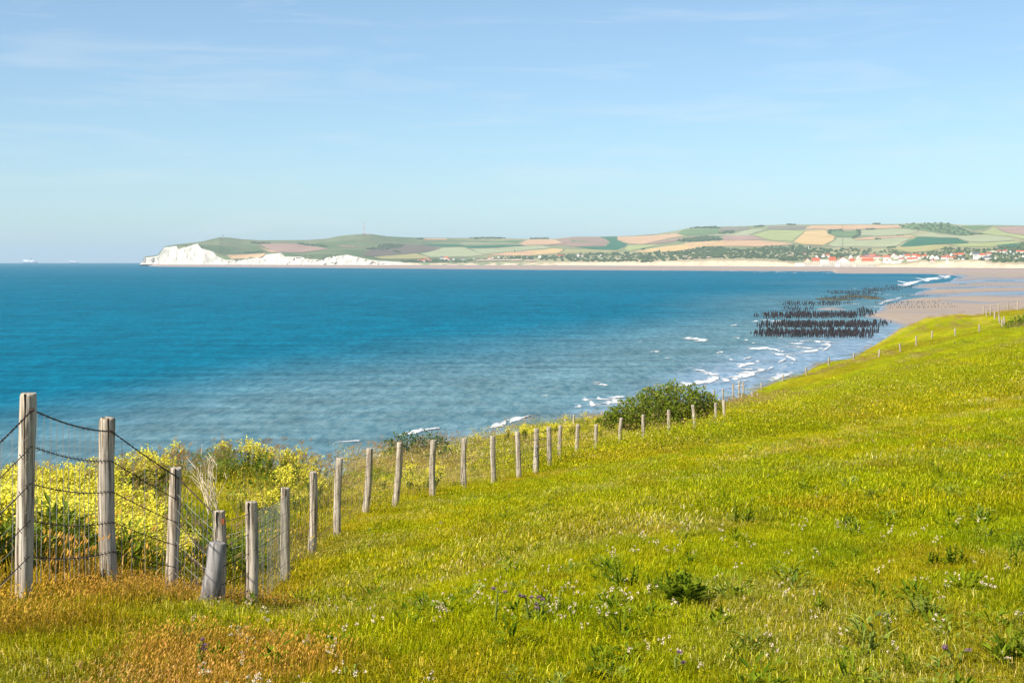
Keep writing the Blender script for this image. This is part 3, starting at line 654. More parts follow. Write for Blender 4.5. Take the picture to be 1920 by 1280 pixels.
def post_mesh(name, foot, top, r, mat, parent, n=14, rings=9, seed=0, sink=0.35):
    rr = random.Random(seed); foot = Vector(foot); top = Vector(top); ax = (top - foot); L = ax.length; ax.normalize()
    u = ax.cross(Vector((0, 1, 0))).normalized(); w = ax.cross(u)
    lob = [(k, rr.uniform(0, 6.28), rr.uniform(0.02, 0.07)) for k in (2, 3, 5)]
    bow = rr.uniform(-.02, .02) * L; bw2 = rr.uniform(-.01, .01) * L
    V = []; Fc = []
    hs_ = [-sink] + [L * (i / (rings - 1)) * 0.988 for i in range(rings)] + [L]
    for i, h in enumerate(hs_):
        s = max(h, 0) / L; rad = r * (1.04 - 0.10 * s) * (1 + rr.uniform(-.035, .035)) * (0.93 if i == len(hs_) - 1 else 1)
        c = foot + ax * h + (u * bow + w * bw2) * math.sin(math.pi * s)
        for k in range(n):
            th = 2 * math.pi * k / n; q = rad * (1 + sum(a * math.cos(m * th + p + s * 0.8) for m, p, a in lob) + rr.uniform(-.012, .012))
            V.append(c + (u * math.cos(th) + w * math.sin(th)) * q + (ax * rr.uniform(-.006, .006) if i == len(hs_) - 1 else Vector()))
    R = len(hs_)
    for i in range(R - 1):
        for k in range(n): Fc.append((i * n + k, i * n + (k + 1) % n, (i + 1) * n + (k + 1) % n, (i + 1) * n + k))
    Fc.append(tuple((R - 1) * n + k for k in range(n))); 
    org = foot.copy()
    o = mesh(name, [v - org for v in V], [tuple(reversed(f)) for f in Fc], mat, parent, True); o.data.polygons[-1].use_smooth = False; o.location = org
    return o
def twisted(mb, pts_, r, amp, twist, n=5):
    """two strands laid round each other"""
    L = [0.0]
    for i in range(1, len(pts_)): L.append(L[-1] + (Vector(pts_[i]) - Vector(pts_[i - 1])).length)
    tot = L[-1]; m = max(2, int(tot / (twist / 5.0)))
    xs = np.linspace(0, tot, m); P = np.array([tuple(p) for p in pts_]); C = np.stack([np.interp(xs, L, P[:, k]) for k in range(3)], -1)
    d = Vector(C[-1] - C[0]).normalized(); u = d.cross(Vector((0, 0, 1))).normalized(); w = d.cross(u)
    for ph in (0, math.pi):
        mb.tube([Vector(C[i]) + (u * math.cos(2 * math.pi * xs[i] / twist + ph) + w * math.sin(2 * math.pi * xs[i] / twist + ph)) * amp for i in range(m)], r, n, False)
    return C, xs, d, u, w
def sag(a, b, n, s):
    a, b = Vector(a), Vector(b); return [a.lerp(b, i / n) + Vector((0, 0, -s * 4 * (i / n) * (1 - i / n))) for i in range(n + 1)]

fence = empty('wire_fence', on_ground(471, 1148))
tag(fence, 'long weathered post and barbed wire fence running down the meadow toward the sea', 'fence')
INV = Matrix.Translation(-fence.location)
class Local:
    """parent whose children are built in world coordinates"""
def adopt(o, par):
    o.parent = par; o.matrix_parent_inverse = Matrix.Translation(-par.location); return o
posts = []
p0 = (-175, 925, -190, 1330, 36, 7.6)
for i, (tx, ty, bx, by, wpx, D) in enumerate([p0] + FENCE):
    if i == 0: fp = pt(bx, by, D)
    else: fp = np.array(on_ground(bx, by))
    D = fp[1]; tp = pt(tx, ty, D - 0.02)
    r = max(0.5 * wpx / F * D * 0.97, 0.045); r = min(r, 0.085)
    o = post_mesh('post', fp, tp, r, 'weathered_wood', None, seed=40 + i); adopt(o, fence)
    # drying crack down the face of the near posts
    if 1 <= i <= 7:
        ax = Vector(tp) - Vector(fp); L = ax.length; ax.normalize()
        mb = MB(); xo = random.uniform(-.25, .5) * r; pts_ = []
        for k in range(9):
            s = 1.0 - (k / 8) * random.uniform(.34, .38)
            yy_ = -math.sqrt(max(r * r - xo * xo, 0)) * 0.985
            pts_.append(Vector(fp) + ax * (L * s) + Vector((xo + random.uniform(-.003, .003), yy_ - 0.002, 0)))
        mb.tube(pts_, [0.006 * (1 - k / 8.5) for k in range(9)], 4)
        ck = mb.build('drying_crack', 'crack_wood', None); ck.parent = o; ck.matrix_parent_inverse = Matrix.Translation(-o.location) @ INV.inverted() @ INV
        ck.matrix_parent_inverse = Matrix.Translation(-Vector(o.location))
    posts.append((Vector(fp), Vector(tp), r))
# short stout stakes braced against two posts
def brace(i, dx, dy, hfrac, r, mat, seed):
    f, tp, pr = posts[i]
    foot = f + Vector((dx, dy, 0)); foot.z = float(ground(foot.x, foot.y))
    top = f.lerp(tp, hfrac) + Vector((0.01, -pr - r * 0.55, 0))
    adopt(post_mesh('brace', foot, top, r, mat, None, seed=seed, n=10), fence)
brace(4, -0.06, -0.10, 0.70, 0.06, 'grey_wood', 5)
brace(15, 0.03, 0.10, 0.62, 0.06, 'grey_wood', 7)
# strands: anchored on the right flank of each post, facing the meadow
H_FR = [[.93, .76, .58, .41, .25], [.925, .755, .58, .405, .235]]
def anchor(i, k):
    f, tp, r = posts[i]; fr = H_FR[1][k]
    if i == 4: fr = [.90, .64, .44, .26, .12][k]
    if i == 0: fr = [.90, .735, .565, .40, .24][k]
    p = f.lerp(tp, fr); return p + Vector((r * 0.72, -r * 0.78, 0))
strands = []
for k in range(5):
    mb = MB(); line = []
    for i in range(len(posts) - 1):
        if i > 15 and k in (1, 3): continue
        a, b = anchor(i, k), anchor(i + 1, k)
        # the wire bends round the front of each post
        seg = sag(a, b, 12, 0.03 if i < 2 else 0.008)
        front = posts[i][0].lerp(posts[i][1], H_FR[1][k])
        near = i < 7
        if near and i < 4:
            C, xs, d, u, w = twisted(mb, seg, 0.0030 if k == 0 else 0.0020, 0.0034 if k == 0 else 0.0020, 0.10 if k == 0 else 0.07)
            step = 0.115 if k else 0.16; L = xs[-1]; q = 0.05
            while q < L:
                c = Vector([np.interp(q, xs, C[:, m]) for m in range(3)])
                for sgn in (0.6, -0.9):
                    e = (w * math.sin(sgn + q) + u * 0.45 + d * 0.3 * sgn).normalized() * (0.019 if k else 0.012)
                    mb.tube([c - e, c + e], 0.0017, 3, False)
                q += step
        else:
            mb.tube(seg, 0.0026 if i < 14 else 0.005, 4, False)
    s = mb.build('barbed_wire', 'rusty_wire', None); adopt(s, fence)
# netting: thin upright wires behind the barbed strands, span by span
for i in range(0, 15):
    mb = MB(); a0, b0 = anchor(i, 0), anchor(i + 1, 0); a1, b1 = anchor(i, 4), anchor(i + 1, 4); a1 = a1 + Vector((0, 0, -.17)); b1 = b1 + Vector((0, 0, -.17))
    L = (b0 - a0).length; n = max(6, int(L / 0.155)); off = Vector((-0.02, 0.03, 0))
    for k in range(1, n):
        s = k / n; sg = 4 * s * (1 - s)
        tp_ = a0.lerp(b0, s) + off + Vector((0, 0, -0.035 * sg)); bt = a1.lerp(b1, s) + off + Vector((random.uniform(-.02, .02), 0, 0))
        mid_ = tp_.lerp(bt, .5) + Vector((random.uniform(-.012, .012), random.uniform(-.01, .01), 0))
        mb.tube([tp_, mid_, bt], 0.0021 if i < 4 else 0.0012, 3, False)
    for k in range(1, 7):
        s = k / 7; mb.tube(sag(a0.lerp(a1, s) + off, b0.lerp(b1, s) + off, 5, 0.02), 0.0008, 3, False)
    adopt(mb.build('wire_netting', 'galvanised_wire', None), fence)
for i, k in ((4, 0), (1, 0), (15, 0), (2, 0)):
    a = anchor(i, k); mb = MB(); mb.box((a.x, a.y, a.z), (0.02, 0.02, 0.035 if i == 4 else 0.022)); adopt(mb.build('staple', 'rust_staple' if i == 4 else 'rusty_wire', None), fence)

# smaller fences: posts strung along the cliff path and up the far bank
def small_fence(label, spec, wires=True):
    e = empty('path_fence', on_ground(spec[0][0], spec[0][2])); tag(e, label, 'fence', 'post fences along the cliff path'); ps = []
    for i, (x, yt, yb) in enumerate(spec):
        f = on_ground(x, yb); tp = Vector(pt(x + random.uniform(-1.2, 1.2), yt, f.y)); r = np.clip(1.75 / F * f.y, 0.06, 0.12)
        adopt(post_mesh('post', f, tp, float(r), 'weathered_wood', None, n=8, rings=4, seed=300 + int(x)), e); ps.append((f, tp))
    if wires and len(ps) > 1:
        for fr in (0.9, 0.5):
            mb = MB()
            for i in range(len(ps) - 1): mb.tube(sag(ps[i][0].lerp(ps[i][1], fr), ps[i + 1][0].lerp(ps[i + 1][1], fr), 4, 0.03), 0.012, 3, False)
            adopt(mb.build('wire', 'rusty_wire', None), e)
small_fence('four short grey posts among dry grass left of the big green shrub', [(1060, 785, 809), (1075, 777, 806), (1098, 777, 796), (1128, 770, 784)])
small_fence('thin posts standing at the cliff edge just past the big green shrub', [(1340, 731, 748), (1356, 728, 748), (1375, 719, 742), (1387, 713, 733), (1394, 716, 731)])
small_fence('low pale posts in grass between the shrub and the far bank', [(1348, 747, 761), (1367, 743, 758), (1392, 737, 752), (1411, 733, 748), (1420, 737, 747)])
small_fence('long row of small white posts climbing the far grassy bank', [(1428, 718, 732), (1468, 702, 716), (1512, 688, 704), (1554, 670, 686), (1601, 662, 677), (1648, 655, 670), (1688, 644, 660), (1718, 630, 646), (1747, 620, 635), (1791, 615, 629), (1836, 608, 622)])
small_fence('pale posts at the top of the far bank beside the sand flats', [(1844, 574, 592), (1857, 573, 592), (1873, 570, 588), (1890, 567, 583), (1908, 562, 580)])
small_fence('short pale posts with a leaning brace near the dark bush on the far bank', [(1850, 581, 595), (1865, 583, 599), (1874, 589, 605), (1883, 593, 611), (1879, 598, 611)])

# ------------------------------------------------------------------ plants
def merge(name, pieces):
    """pieces (MB, material) -> one unlinked prototype mesh with several materials"""
    V = []; Fc = []; A = []; M = []
    for mi, (mb, mat) in enumerate(pieces):
        n = len(V); V += mb.v; Fc += [tuple(i + n for i in f) for f in mb.f]; A += mb.a; M += [mi] * len(mb.f)
    o = mesh(name, V, Fc, None, None, False, {'tint': ('FLOAT', A)}, False)
    for _, mat in pieces: o.data.materials.append(MATS[mat])
    o.data.polygons.foreach_set('material_index', np.array(M, np.int32))
    return o
def blade(mb, x, y, h, w, lean, ang, tint, curl=0.5, z=0.0):
    dx, dy = math.cos(ang), math.sin(ang); px_, py_ = -dy * w / 2, dx * w / 2
    m = (x + dx * lean * 0.35, y + dy * lean * 0.35, z + h * 0.62); e = (x + dx * lean, y + dy * lean, z + h * (1 - 0.25 * curl))
    mb.add([(x - px_, y - py_, z - 0.02), (x + px_, y + py_, z - 0.02), (m[0] + px_ * .8, m[1] + py_ * .8, m[2]), (m[0] - px_ * .8, m[1] - py_ * .8, m[2]), e], [(0, 1, 2, 3), (3, 2, 4)], tint)
def leafcard(mb, c, L, w, d, up, tint):
    c = Vector(c); d = Vector(d).normalized(); s = d.cross(Vector(up)); s = s.normalized() if s.length > 1e-4 else Vector((1, 0, 0)); nrm = s.cross(d)
    mb.add([c, c + d * L * .5 + s * w / 2 + nrm * w * .18, c + d * L, c + d * L * .5 - s * w / 2 + nrm * w * .18], [(0, 1, 2, 3)], tint)
def rv(r): 
    while True:
        v = Vector((r.uniform(-1, 1), r.uniform(-1, 1), r.uniform(-1, 1)))
        if 0.05 < v.length < 1: return v.normalized()

foliage_mat('sward_blade', (0.36, 0.46, 0.3), (1.45, 1.38, 1.2), 0.35, 'INSTANCER', (0.86, (1.9, 1.75, 9.0)))
foliage_mat('sward_seed', (1.05, 0.9, 1.6), (1.6, 1.3, 4.0), 0.2, 'INSTANCER')
foliage_mat('dry_stem', (0.30, 0.21, 0.075), (0.50, 0.37, 0.15), 0.3)
foliage_mat('dry_head', (0.30, 0.185, 0.07), (0.47, 0.32, 0.14), 0.3)
foliage_mat('mustard_leaf', (0.075, 0.125, 0.014), (0.24, 0.30, 0.030), 0.4)
foliage_mat('mustard_petal', (0.74, 0.64, 0.03), (0.86, 0.79, 0.13), 0.3)
foliage_mat('weed_leaf', (0.07, 0.12, 0.006), (0.24, 0.30, 0.018), 0.35)
foliage_mat('shrub_leaf', (0.07, 0.125, 0.008), (0.31, 0.37, 0.03), 0.35, None, (0.88, (0.40, 0.29, 0.13)))
foliage_mat('dull_leaf', (0.04, 0.085, 0.018), (0.15, 0.21, 0.055), 0.3)
foliage_mat('clover_bloom', (0.60, 0.46, 0.32), (0.80, 0.70, 0.50), 0.2)
foliage_mat('thistle_leaf', (0.12, 0.18, 0.02), (0.33, 0.37, 0.07), 0.3)
foliage_mat('thistle_bloom', (0.20, 0.105, 0.15), (0.36, 0.24, 0.30), 0.2)
foliage_mat('bleached_twig', (0.58, 0.47, 0.32), (0.74, 0.63, 0.47), 0.0)
simple('twig_bark', (0.20, 0.145, 0.09), 0.95, 0.1, 0.3, 8.0)

def turf(name, n, R, h, w, seed, seeds=0, lean=0.4):
    r = random.Random(seed); mb = MB(); hd = MB()
    for _ in range(n):
        q = R * math.sqrt(r.random()); th = r.uniform(0, 6.283); hh = h * r.uniform(.45, 1.25)
        blade(mb, q * math.cos(th), q * math.sin(th), hh, w * r.uniform(.7, 1.3), hh * r.uniform(.1, 1.0) * lean * 2, r.uniform(0, 6.283), r.random(), r.random())
    for _ in range(seeds):
        q = R * math.sqrt(r.random()); th = r.uniform(0, 6.283); hh = h * r.uniform(1.3, 2.3); x, y = q * math.cos(th), q * math.sin(th); a = r.gauss(0, .8); ln = hh * r.uniform(.1, .4)
        blade(hd, x, y, hh, w * .55, ln, a, r.random() * .6, 0.1)
        e = Vector((x + math.cos(a) * ln, y + math.sin(a) * ln, hh * .95))
        leafcard(hd, e, h * .34, w * 2.3, (math.cos(a) * .5, math.sin(a) * .5, .8), (0, 1, .2), r.uniform(.4, 1))
    return merge(name, [(mb, 'sward_blade'), (hd, 'sward_seed')])
def dry_grass(name, n, h, w, seed, R=0.25, lean=0.45):
    r = random.Random(seed); mb = MB(); hd = MB()
    for _ in range(n):
        q = R * math.sqrt(r.random()); th = r.uniform(0, 6.283); hh = h * r.uniform(.6, 1.2); x, y = q * math.cos(th), q * math.sin(th); a = r.gauss(0.0, .5); ln = hh * lean * r.uniform(.4, 1.2)
        blade(mb, x, y, hh, w, ln, a, r.random(), .1)
        e = Vector((x + math.cos(a) * ln, y + math.sin(a) * ln, hh * .97))
        for k in range(2): leafcard(hd, e - Vector((0, 0, .02 * k)), h * .24, w * 2.6, (math.cos(a) * .8 + r.uniform(-.2, .2), math.sin(a) * .8, .6 - .2 * k), (0, 1, .2), r.random())
    for _ in range(n):
        q = R * math.sqrt(r.random()); th = r.uniform(0, 6.283); hh = h * r.uniform(.25, .6)
        blade(mb, q * math.cos(th), q * math.sin(th), hh, w * 1.3, hh * .6, r.gauss(0, 1), r.random(), .6)
    return merge(name, [(mb, 'dry_stem'), (hd, 'dry_head')])
def mustard(name, seed, h=0.85, stems=9, petals=22, sz=1.0):
    r = random.Random(seed); g = MB(); p = MB()
    for s in range(stems):
        a = r.uniform(0, 6.283); ln = r.uniform(.05, .34) * h; hh = h * r.uniform(.7, 1.1)
        top = Vector((math.cos(a) * ln, math.sin(a) * ln, hh)); b0 = Vector((math.cos(a) * .04, math.sin(a) * .04, 0))
        mid_ = b0.lerp(top, .5) + Vector((0, 0, .05)); g.tube([b0, mid_, top], [.006 * sz, .005 * sz, .003 * sz], 3, False, r.random())
        for k in range(11):
            q = b0.lerp(top, r.uniform(.08, .75)); d = rv(r); d.z = abs(d.z) * .5
            leafcard(g, q, r.uniform(.05, .13) * (sz + .6) * .6, r.uniform(.02, .045) * sz, d, (0, 0, 1), r.random())
        for b in range(4):
            q = b0.lerp(top, r.uniform(.72, 1.0)); d = rv(r); d.z = abs(d.z); e = q + d * r.uniform(.02, .12)
            for k in range(petals // 4):
                c = e + rv(r) * r.uniform(.0, .05); d2 = rv(r); leafcard(p, c, .031 * sz, .029 * sz, d2, rv(r), r.random())
    return merge(name, [(g, 'mustard_leaf'), (p, 'mustard_petal')])
def weed(name, seed, h=.35, n=60, L=.12, w=.04, mat='weed_leaf', R=.25):
    r = random.Random(seed); g = MB()
    for _ in range(n):
        d = rv(r); d.z = abs(d.z); c = Vector((d.x * R * r.random(), d.y * R * r.random(), h * r.random() ** 1.2)); d.z *= .7
        leafcard(g, c, L * r.uniform(.6, 1.3), w * r.uniform(.6, 1.3), d, (0, 0, 1), r.random())
    return merge(name, [(g, mat)])
def clover(name, seed):
    r = random.Random(seed); p = MB(); g = MB()
    for _ in range(4):
        x, y, z = r.uniform(-.05, .05), r.uniform(-.05, .05), r.uniform(.07, .14)
        for k in range(10):
            d = rv(r); leafcard(p, Vector((x, y, z)), .014, .010, d, rv(r), r.random())
        g.tube([(x, y, 0), (x, y, z)], .0018, 3, False, .5)
    return merge(name, [(p, 'clover_bloom'), (g, 'mustard_leaf')])

def sample(n, lo, hi, a0, a1, seed):
    r = np.random.default_rng(seed); Y = np.exp(r.uniform(math.log(lo), math.log(hi), n)); a = r.uniform(a0, a1, n); return a * Y, Y, r
def put(name, X, Y, r, protos, smin, smax, gcol=None, label=None, tilt=0.12, zoff=0.0, rz=None):
    n = len(X); Z = ground(X, Y) + zoff
    rot = np.stack([r.normal(0, tilt, n), r.normal(0, tilt, n), r.uniform(0, 6.283, n) if rz is None else r.normal(rz[0], rz[1], n)], -1)
    g = sward(X, Y) if gcol is None else np.tile(np.array(gcol, float), (n, 1))
    if gcol is None: g = g * r.uniform(.70, 1.26, (n, 1)) * (1 + r.normal(0, .05, (n, 3)))
    o = scatter(name, np.stack([X, Y, Z], -1), r.integers(0, len(protos), n), rot, r.uniform(smin, smax, n), g, protos)
    return kind(o, 'stuff', label)
A0, A1 = -0.36, 0.36
# turf, in three bands so that blades keep a real size near by and stay visible further off
X, Y, r = sample(5200, 4.6, 17, A0, A1, 1)
put('grass', X, Y, r, [turf('turf', 320, .24, .012, .0030, 1 + i, 0, 1.8) for i in range(4)], .8, 1.25, None, 'short yellow-green grass of the meadow close by')
X, Y, r = sample(7500, 15, 52, A0, A1, 2)
put('grass', X, Y, r, [turf('turf', 320, .46, .015, .0056, 11 + i, 0, 1.8) for i in range(4)], .8, 1.4, None, 'grass covering the middle of the meadow')
X, Y, r = sample(8000, 48, 300, A0, A1, 3); k = Y < edge_D(X / Y) + 1; X, Y = X[k], Y[k]
put('grass', X, Y, r, [turf('turf', 420, 1.5, .026, .014, 21 + i, 0, 1.7) for i in range(4)], .8, 1.5, None, 'grass on the distant part of the meadow and the far bank')
# ranker tufts here and there
X, Y, r = sample(5000, 5, 120, A0, A1, 4); bf = beyond_fence(X, Y); q = fbm(X * .5 + 40, Y * .5, 4)
k = (bf < 0.2) & (r.random(len(X)) < .06 + .5 * sst(.58, .72, q)); X, Y = X[k], Y[k]
put('grass', X, Y, r, [turf('turf', 90, .18, .035, .0034, 31 + i, 3) for i in range(3)], .7, 1.5, None, 'taller tufts standing in the meadow grass')
# rusty seeding grass by the near posts
X, Y, r = sample(3200, 5, 30, A0, 0.02, 5); bf = beyond_fence(X, Y); c = sward(X, Y)
k = ((c[:, 0] > c[:, 1] * 1.35) | ((bf > -.5) & (bf < 2.0) & (r.random(len(X)) < .4))); X, Y = X[k], Y[k]
put('grass', X, Y, r, [turf('turf', 70, .2, .055, .0030, 41 + i, 24, .5) for i in range(3)], .7, 1.2, None, 'rust coloured seeding grass at the foot of the near fence posts', rz=(0, .6))
# bank between fence and cliff: rough grass, mustard in flower, leafy weeds, bleached bents
X, Y, r = sample(6000, 8, 150, A0, .16, 6); bf = beyond_fence(X, Y); k = (bf > .3) & (Y < edge_D(X / Y) + 2.5); X, Y = X[k], Y[k]
put('grass', X, Y, r, [turf('turf', 90, .4, .15, .006, 51 + i, 6, .5) for i in range(3)], .7, 1.3, None, 'rank grass on the bank behind the fence', rz=(0, .6))
def pxof(X, Y): return CX + F * X / Y
X, Y, r = sample(60000, 9, 125, A0, .13, 7); bf = beyond_fence(X, Y); px_ = pxof(X, Y); e = edge_D(X / Y) - Y
pr = np.interp(px_, [-200, 0, 250, 330, 420, 560, 600, 640, 700, 760, 900, 1000, 1120, 1160, 1250, 1280], [1, 1, 1, .5, .12, .25, .12, .0, .0, .22, .5, .65, .4, .22, .25, 0])
pr = pr * sst(.35, .55, fbm(X * .35 + 9, Y * .35, 3) + .1 * (px_ < 300)) * np.where((px_ > 330) & (px_ < 640), sst(14, 2, e), 1) * np.where(Y > 40, sst(3, 8, bf) * sst(1.5, 8, e), 1)
k = (bf > np.where(Y < 20, .9, .6)) & (e > -.8) & (r.random(len(X)) < pr * np.where(Y < 40, .42, .2)); X, Y = X[k], Y[k]
put('mustard_flowers', X, Y, r, [mustard('mustard', 60 + i, .60, 10, 28, 1.0 + .0 * i) for i in range(4)], .55, 1.1, (1, 1, 1), 'yellow flowering mustard massed on the bank behind the fence', .15)
X, Y, r = sample(16000, 9, 125, A0, .13, 8); bf = beyond_fence(X, Y); e = edge_D(X / Y) - Y; px_ = pxof(X, Y)
k = (bf > .5) & (e > -1) & (fbm(X * .5, Y * .5 + 20, 3) > .5) & (r.random(len(X)) < np.where(Y < 40, .6, .07)); X, Y = X[k], Y[k]
put('weeds', X, Y, r, [weed('weed', 70 + i, .34, 90, .08, .024, 'mustard_leaf') for i in range(2)] + [weed('weed', 73, .30, 80, .08, .026)] + [weed('weed', 75, .45, 80, .10, .03, 'mustard_leaf')], .6, 1.4, (1, 1, 1), 'dark leafy weeds under the flowering mustard')
X, Y, r = sample(9000, 10, 160, A0, .15, 9); bf = beyond_fence(X, Y); e = edge_D(X / Y) - Y; px_ = pxof(X, Y)
pr = np.where(Y < 45, sst(5, -.5, e) * .8 + .05, sst(14, 0, e) * .55 + .10) * np.interp(px_, [-200, 100, 230, 300, 680, 1300], [.15, .2, .6, 1, 1, 1])
k = (bf > .8) & (e > -2.2) & (r.random(len(X)) < pr); X, Y = X[k], Y[k]
put('dry_grass', X, Y, r, [dry_grass('bents', 15, .62, .0055, 80 + i) for i in range(3)], .6, 1.15, (1, 1, 1), 'bleached seeding grass leaning in the wind along the cliff edge', .08, rz=(0, .35))
X, Y, r = sample(9000, 115, 290, .08, .36, 12); e = edge_D(X / Y) - Y
k = (e > -1.5) & ((e < 4) | (fbm(X * .06, Y * .06, 3) > .66)) & (r.random(len(X)) < .3); X, Y = X[k], Y[k]
put('dry_grass', X, Y, r, [dry_grass('bents', 26, .4, .02, 90 + i, .9) for i in range(2)], .6, 1.1, (1, 1, 1), 'straw coloured grass fringing the far cliff edge and bank', .08, rz=(0, .35))
# clover and small weeds in the meadow
X, Y, r = sample(30000, 5.5, 60, -.2, A1, 13); q = fbm(X * .7 + 80, Y * .7, 4); q2 = fbm(X * .18 + 8, Y * .18, 2)
k = (beyond_fence(X, Y) < -.6) & (r.random(len(X)) < .012 + .07 * sst(.52, .72, q) * sst(.35, .6, q2)); X, Y = X[k], Y[k]
put('clover_flowers', X, Y, r, [clover('clover', 100 + i) for i in range(3)], .5, .9, (1, 1, 1), 'small white and pinkish clover heads dotted through the meadow')
X, Y, r = sample(14000, 5.5, 110, -.25, A1, 14); q = fbm(X * .45 + 60, Y * .45, 4)
k = (beyond_fence(X, Y) < -.3) & (r.random(len(X)) < .025 + .05 * sst(.5, .7, q)); X, Y = X[k], Y[k]
put('weeds', X, Y, r, [weed('weed', 110 + i, .09, 40, .05, .016, 'weed_leaf', .10) for i in range(2)] + [weed('weed', 113, .09, 40, .055, .016, 'thistle_leaf', .11)], .7, 1.7, (1, 1, 1), 'low leafy weeds speckling the meadow')

# shrubs
def shrub(label, blobs, D, dens, leaf, mat, seed, name='shrub', spread=1.2):
    r = random.Random(seed); cx_ = sum(b[0] for b in blobs) / len(blobs); base = pt(cx_, max(b[1] + b[2] for b in blobs), D); gz = float(ground(base[0], base[1]))
    root = empty(name, (base[0], base[1], gz)); tag(root, label, 'shrub')
    f = MB(); o3 = Vector((base[0], base[1], gz))
    for (bx, by, br) in blobs:
        c = Vector(pt(bx, by, D + r.uniform(-.5, .5) * spread)) - o3; R = br / F * D
        for _ in range(int(dens * R * R)):
            d = rv(r)
            if d.y > .55 and r.random() < .6: continue
            q = c + Vector((d.x * R, d.y * R * spread, d.z * R)) * (r.random() ** .33) * (1 + .3 * math.sin(7 * d.x + bx) * math.cos(6 * d.z + by))
            gq = float(-0.2)
            if q.z < gq: continue
            dd = (d + rv(r) * .9).normalized(); leafcard(f, q, leaf * r.uniform(.6, 1.5), leaf * .5 * r.uniform(.6, 1.4), dd, rv(r), r.random())
        foot = Vector((c.x * .7, c.y * .7, 0.0)); tw = MB(); tw.tube([foot, foot.lerp(c, .6) + rv(r) * .15, c + Vector((0, 0, R * .8))], [.04 * R, .028 * R, .01 * R], 5, False)
        for _ in range(5):
            e = c + rv(r) * R * r.uniform(.9, 1.08); e.z = max(e.z, 0); tw.tube([foot.lerp(c, .5), e], [.016 * R, .007 * R], 3, False)
        tw.build('branch', 'twig_bark', root)
    f.build('foliage', mat, root)
    return root
shrub('big dense green shrub standing behind the fence at the cliff edge', [(1150,784,20),(1172,775,25),(1198,765,28),(1225,754,30),(1250,747,27),(1282,750,28),(1310,752,25),(1328,760,22),(1340,778,18),(1235,778,38),(1285,782,36),(1195,788,28),(1320,793,26),(1255,800,30),(1160,792,20),(1225,802,24),(1290,803,26),(1335,798,18),(1262,724,9),(1300,728,9),(1216,735,9),(1125,797,13),(1140,792,16)], 87, 1700, .15, 'shrub_leaf', 1)
shrub('low dull green shrub behind the fence where the waves break below', [(728,838,15),(745,831,18),(765,829,19),(785,834,17),(806,828,18),(825,835,16),(770,848,20),(745,852,16),(840,846,10)], 53, 2600, .09, 'dull_leaf', 2)
shrub('small dark bush at the right on the far grassy bank', [(1893,615,12),(1908,608,15),(1925,606,16),(1915,622,14)], 185, 500, .28, 'shrub_leaf', 3)
shrub('flat green bramble patch halfway up the far grassy bank', [(1790,651,8),(1806,648,9),(1824,646,9),(1842,644,8),(1860,641,8)], 170, 600, .26, 'shrub_leaf', 4)
shrub('round green bush low behind the fence below the bleached twigs', [(455,905,20),(478,892,22),(440,925,18),(500,905,18)], 25, 1500, .07, 'mustard_leaf', 5)
# bleached dead bush
rd = random.Random(9); b0 = on_ground(398, 1000); b0 = Vector(pt(398, 935, 22.5)); b0.z = float(ground(b0.x, b0.y))
root = empty('dead_bush', b0); tag(root, 'bleached leafless bush of fanned twigs among the yellow flowers', 'bush')
hz_ = Vector(pt(398, 930, 22.5)) - b0
for k in range(22):
    mb = MB(); e = Vector(pt(398 + rd.gauss(-6, 24), 930 - rd.uniform(35, 92), 22.5 + rd.uniform(-.3, .3))) - b0
    a = hz_ * rd.uniform(.72, 1.0) + Vector((rd.uniform(-.08, .08), rd.uniform(-.05, .05), 0)); m_ = a.lerp(e, .5) + Vector((rd.uniform(-.05, .05), 0, .04))
    mb.tube([a, m_, e], [.006, .0045, .0025], 4, False, rd.random())
    for j in range(1):
        q = m_.lerp(e, rd.random()); mb.tube([q, q + Vector((rd.uniform(-.14, .14), rd.uniform(-.05, .05), rd.uniform(.06, .18)))], [.005, .0025], 3, False, rd.random())
    mb.build('twig', 'bleached_twig', root)

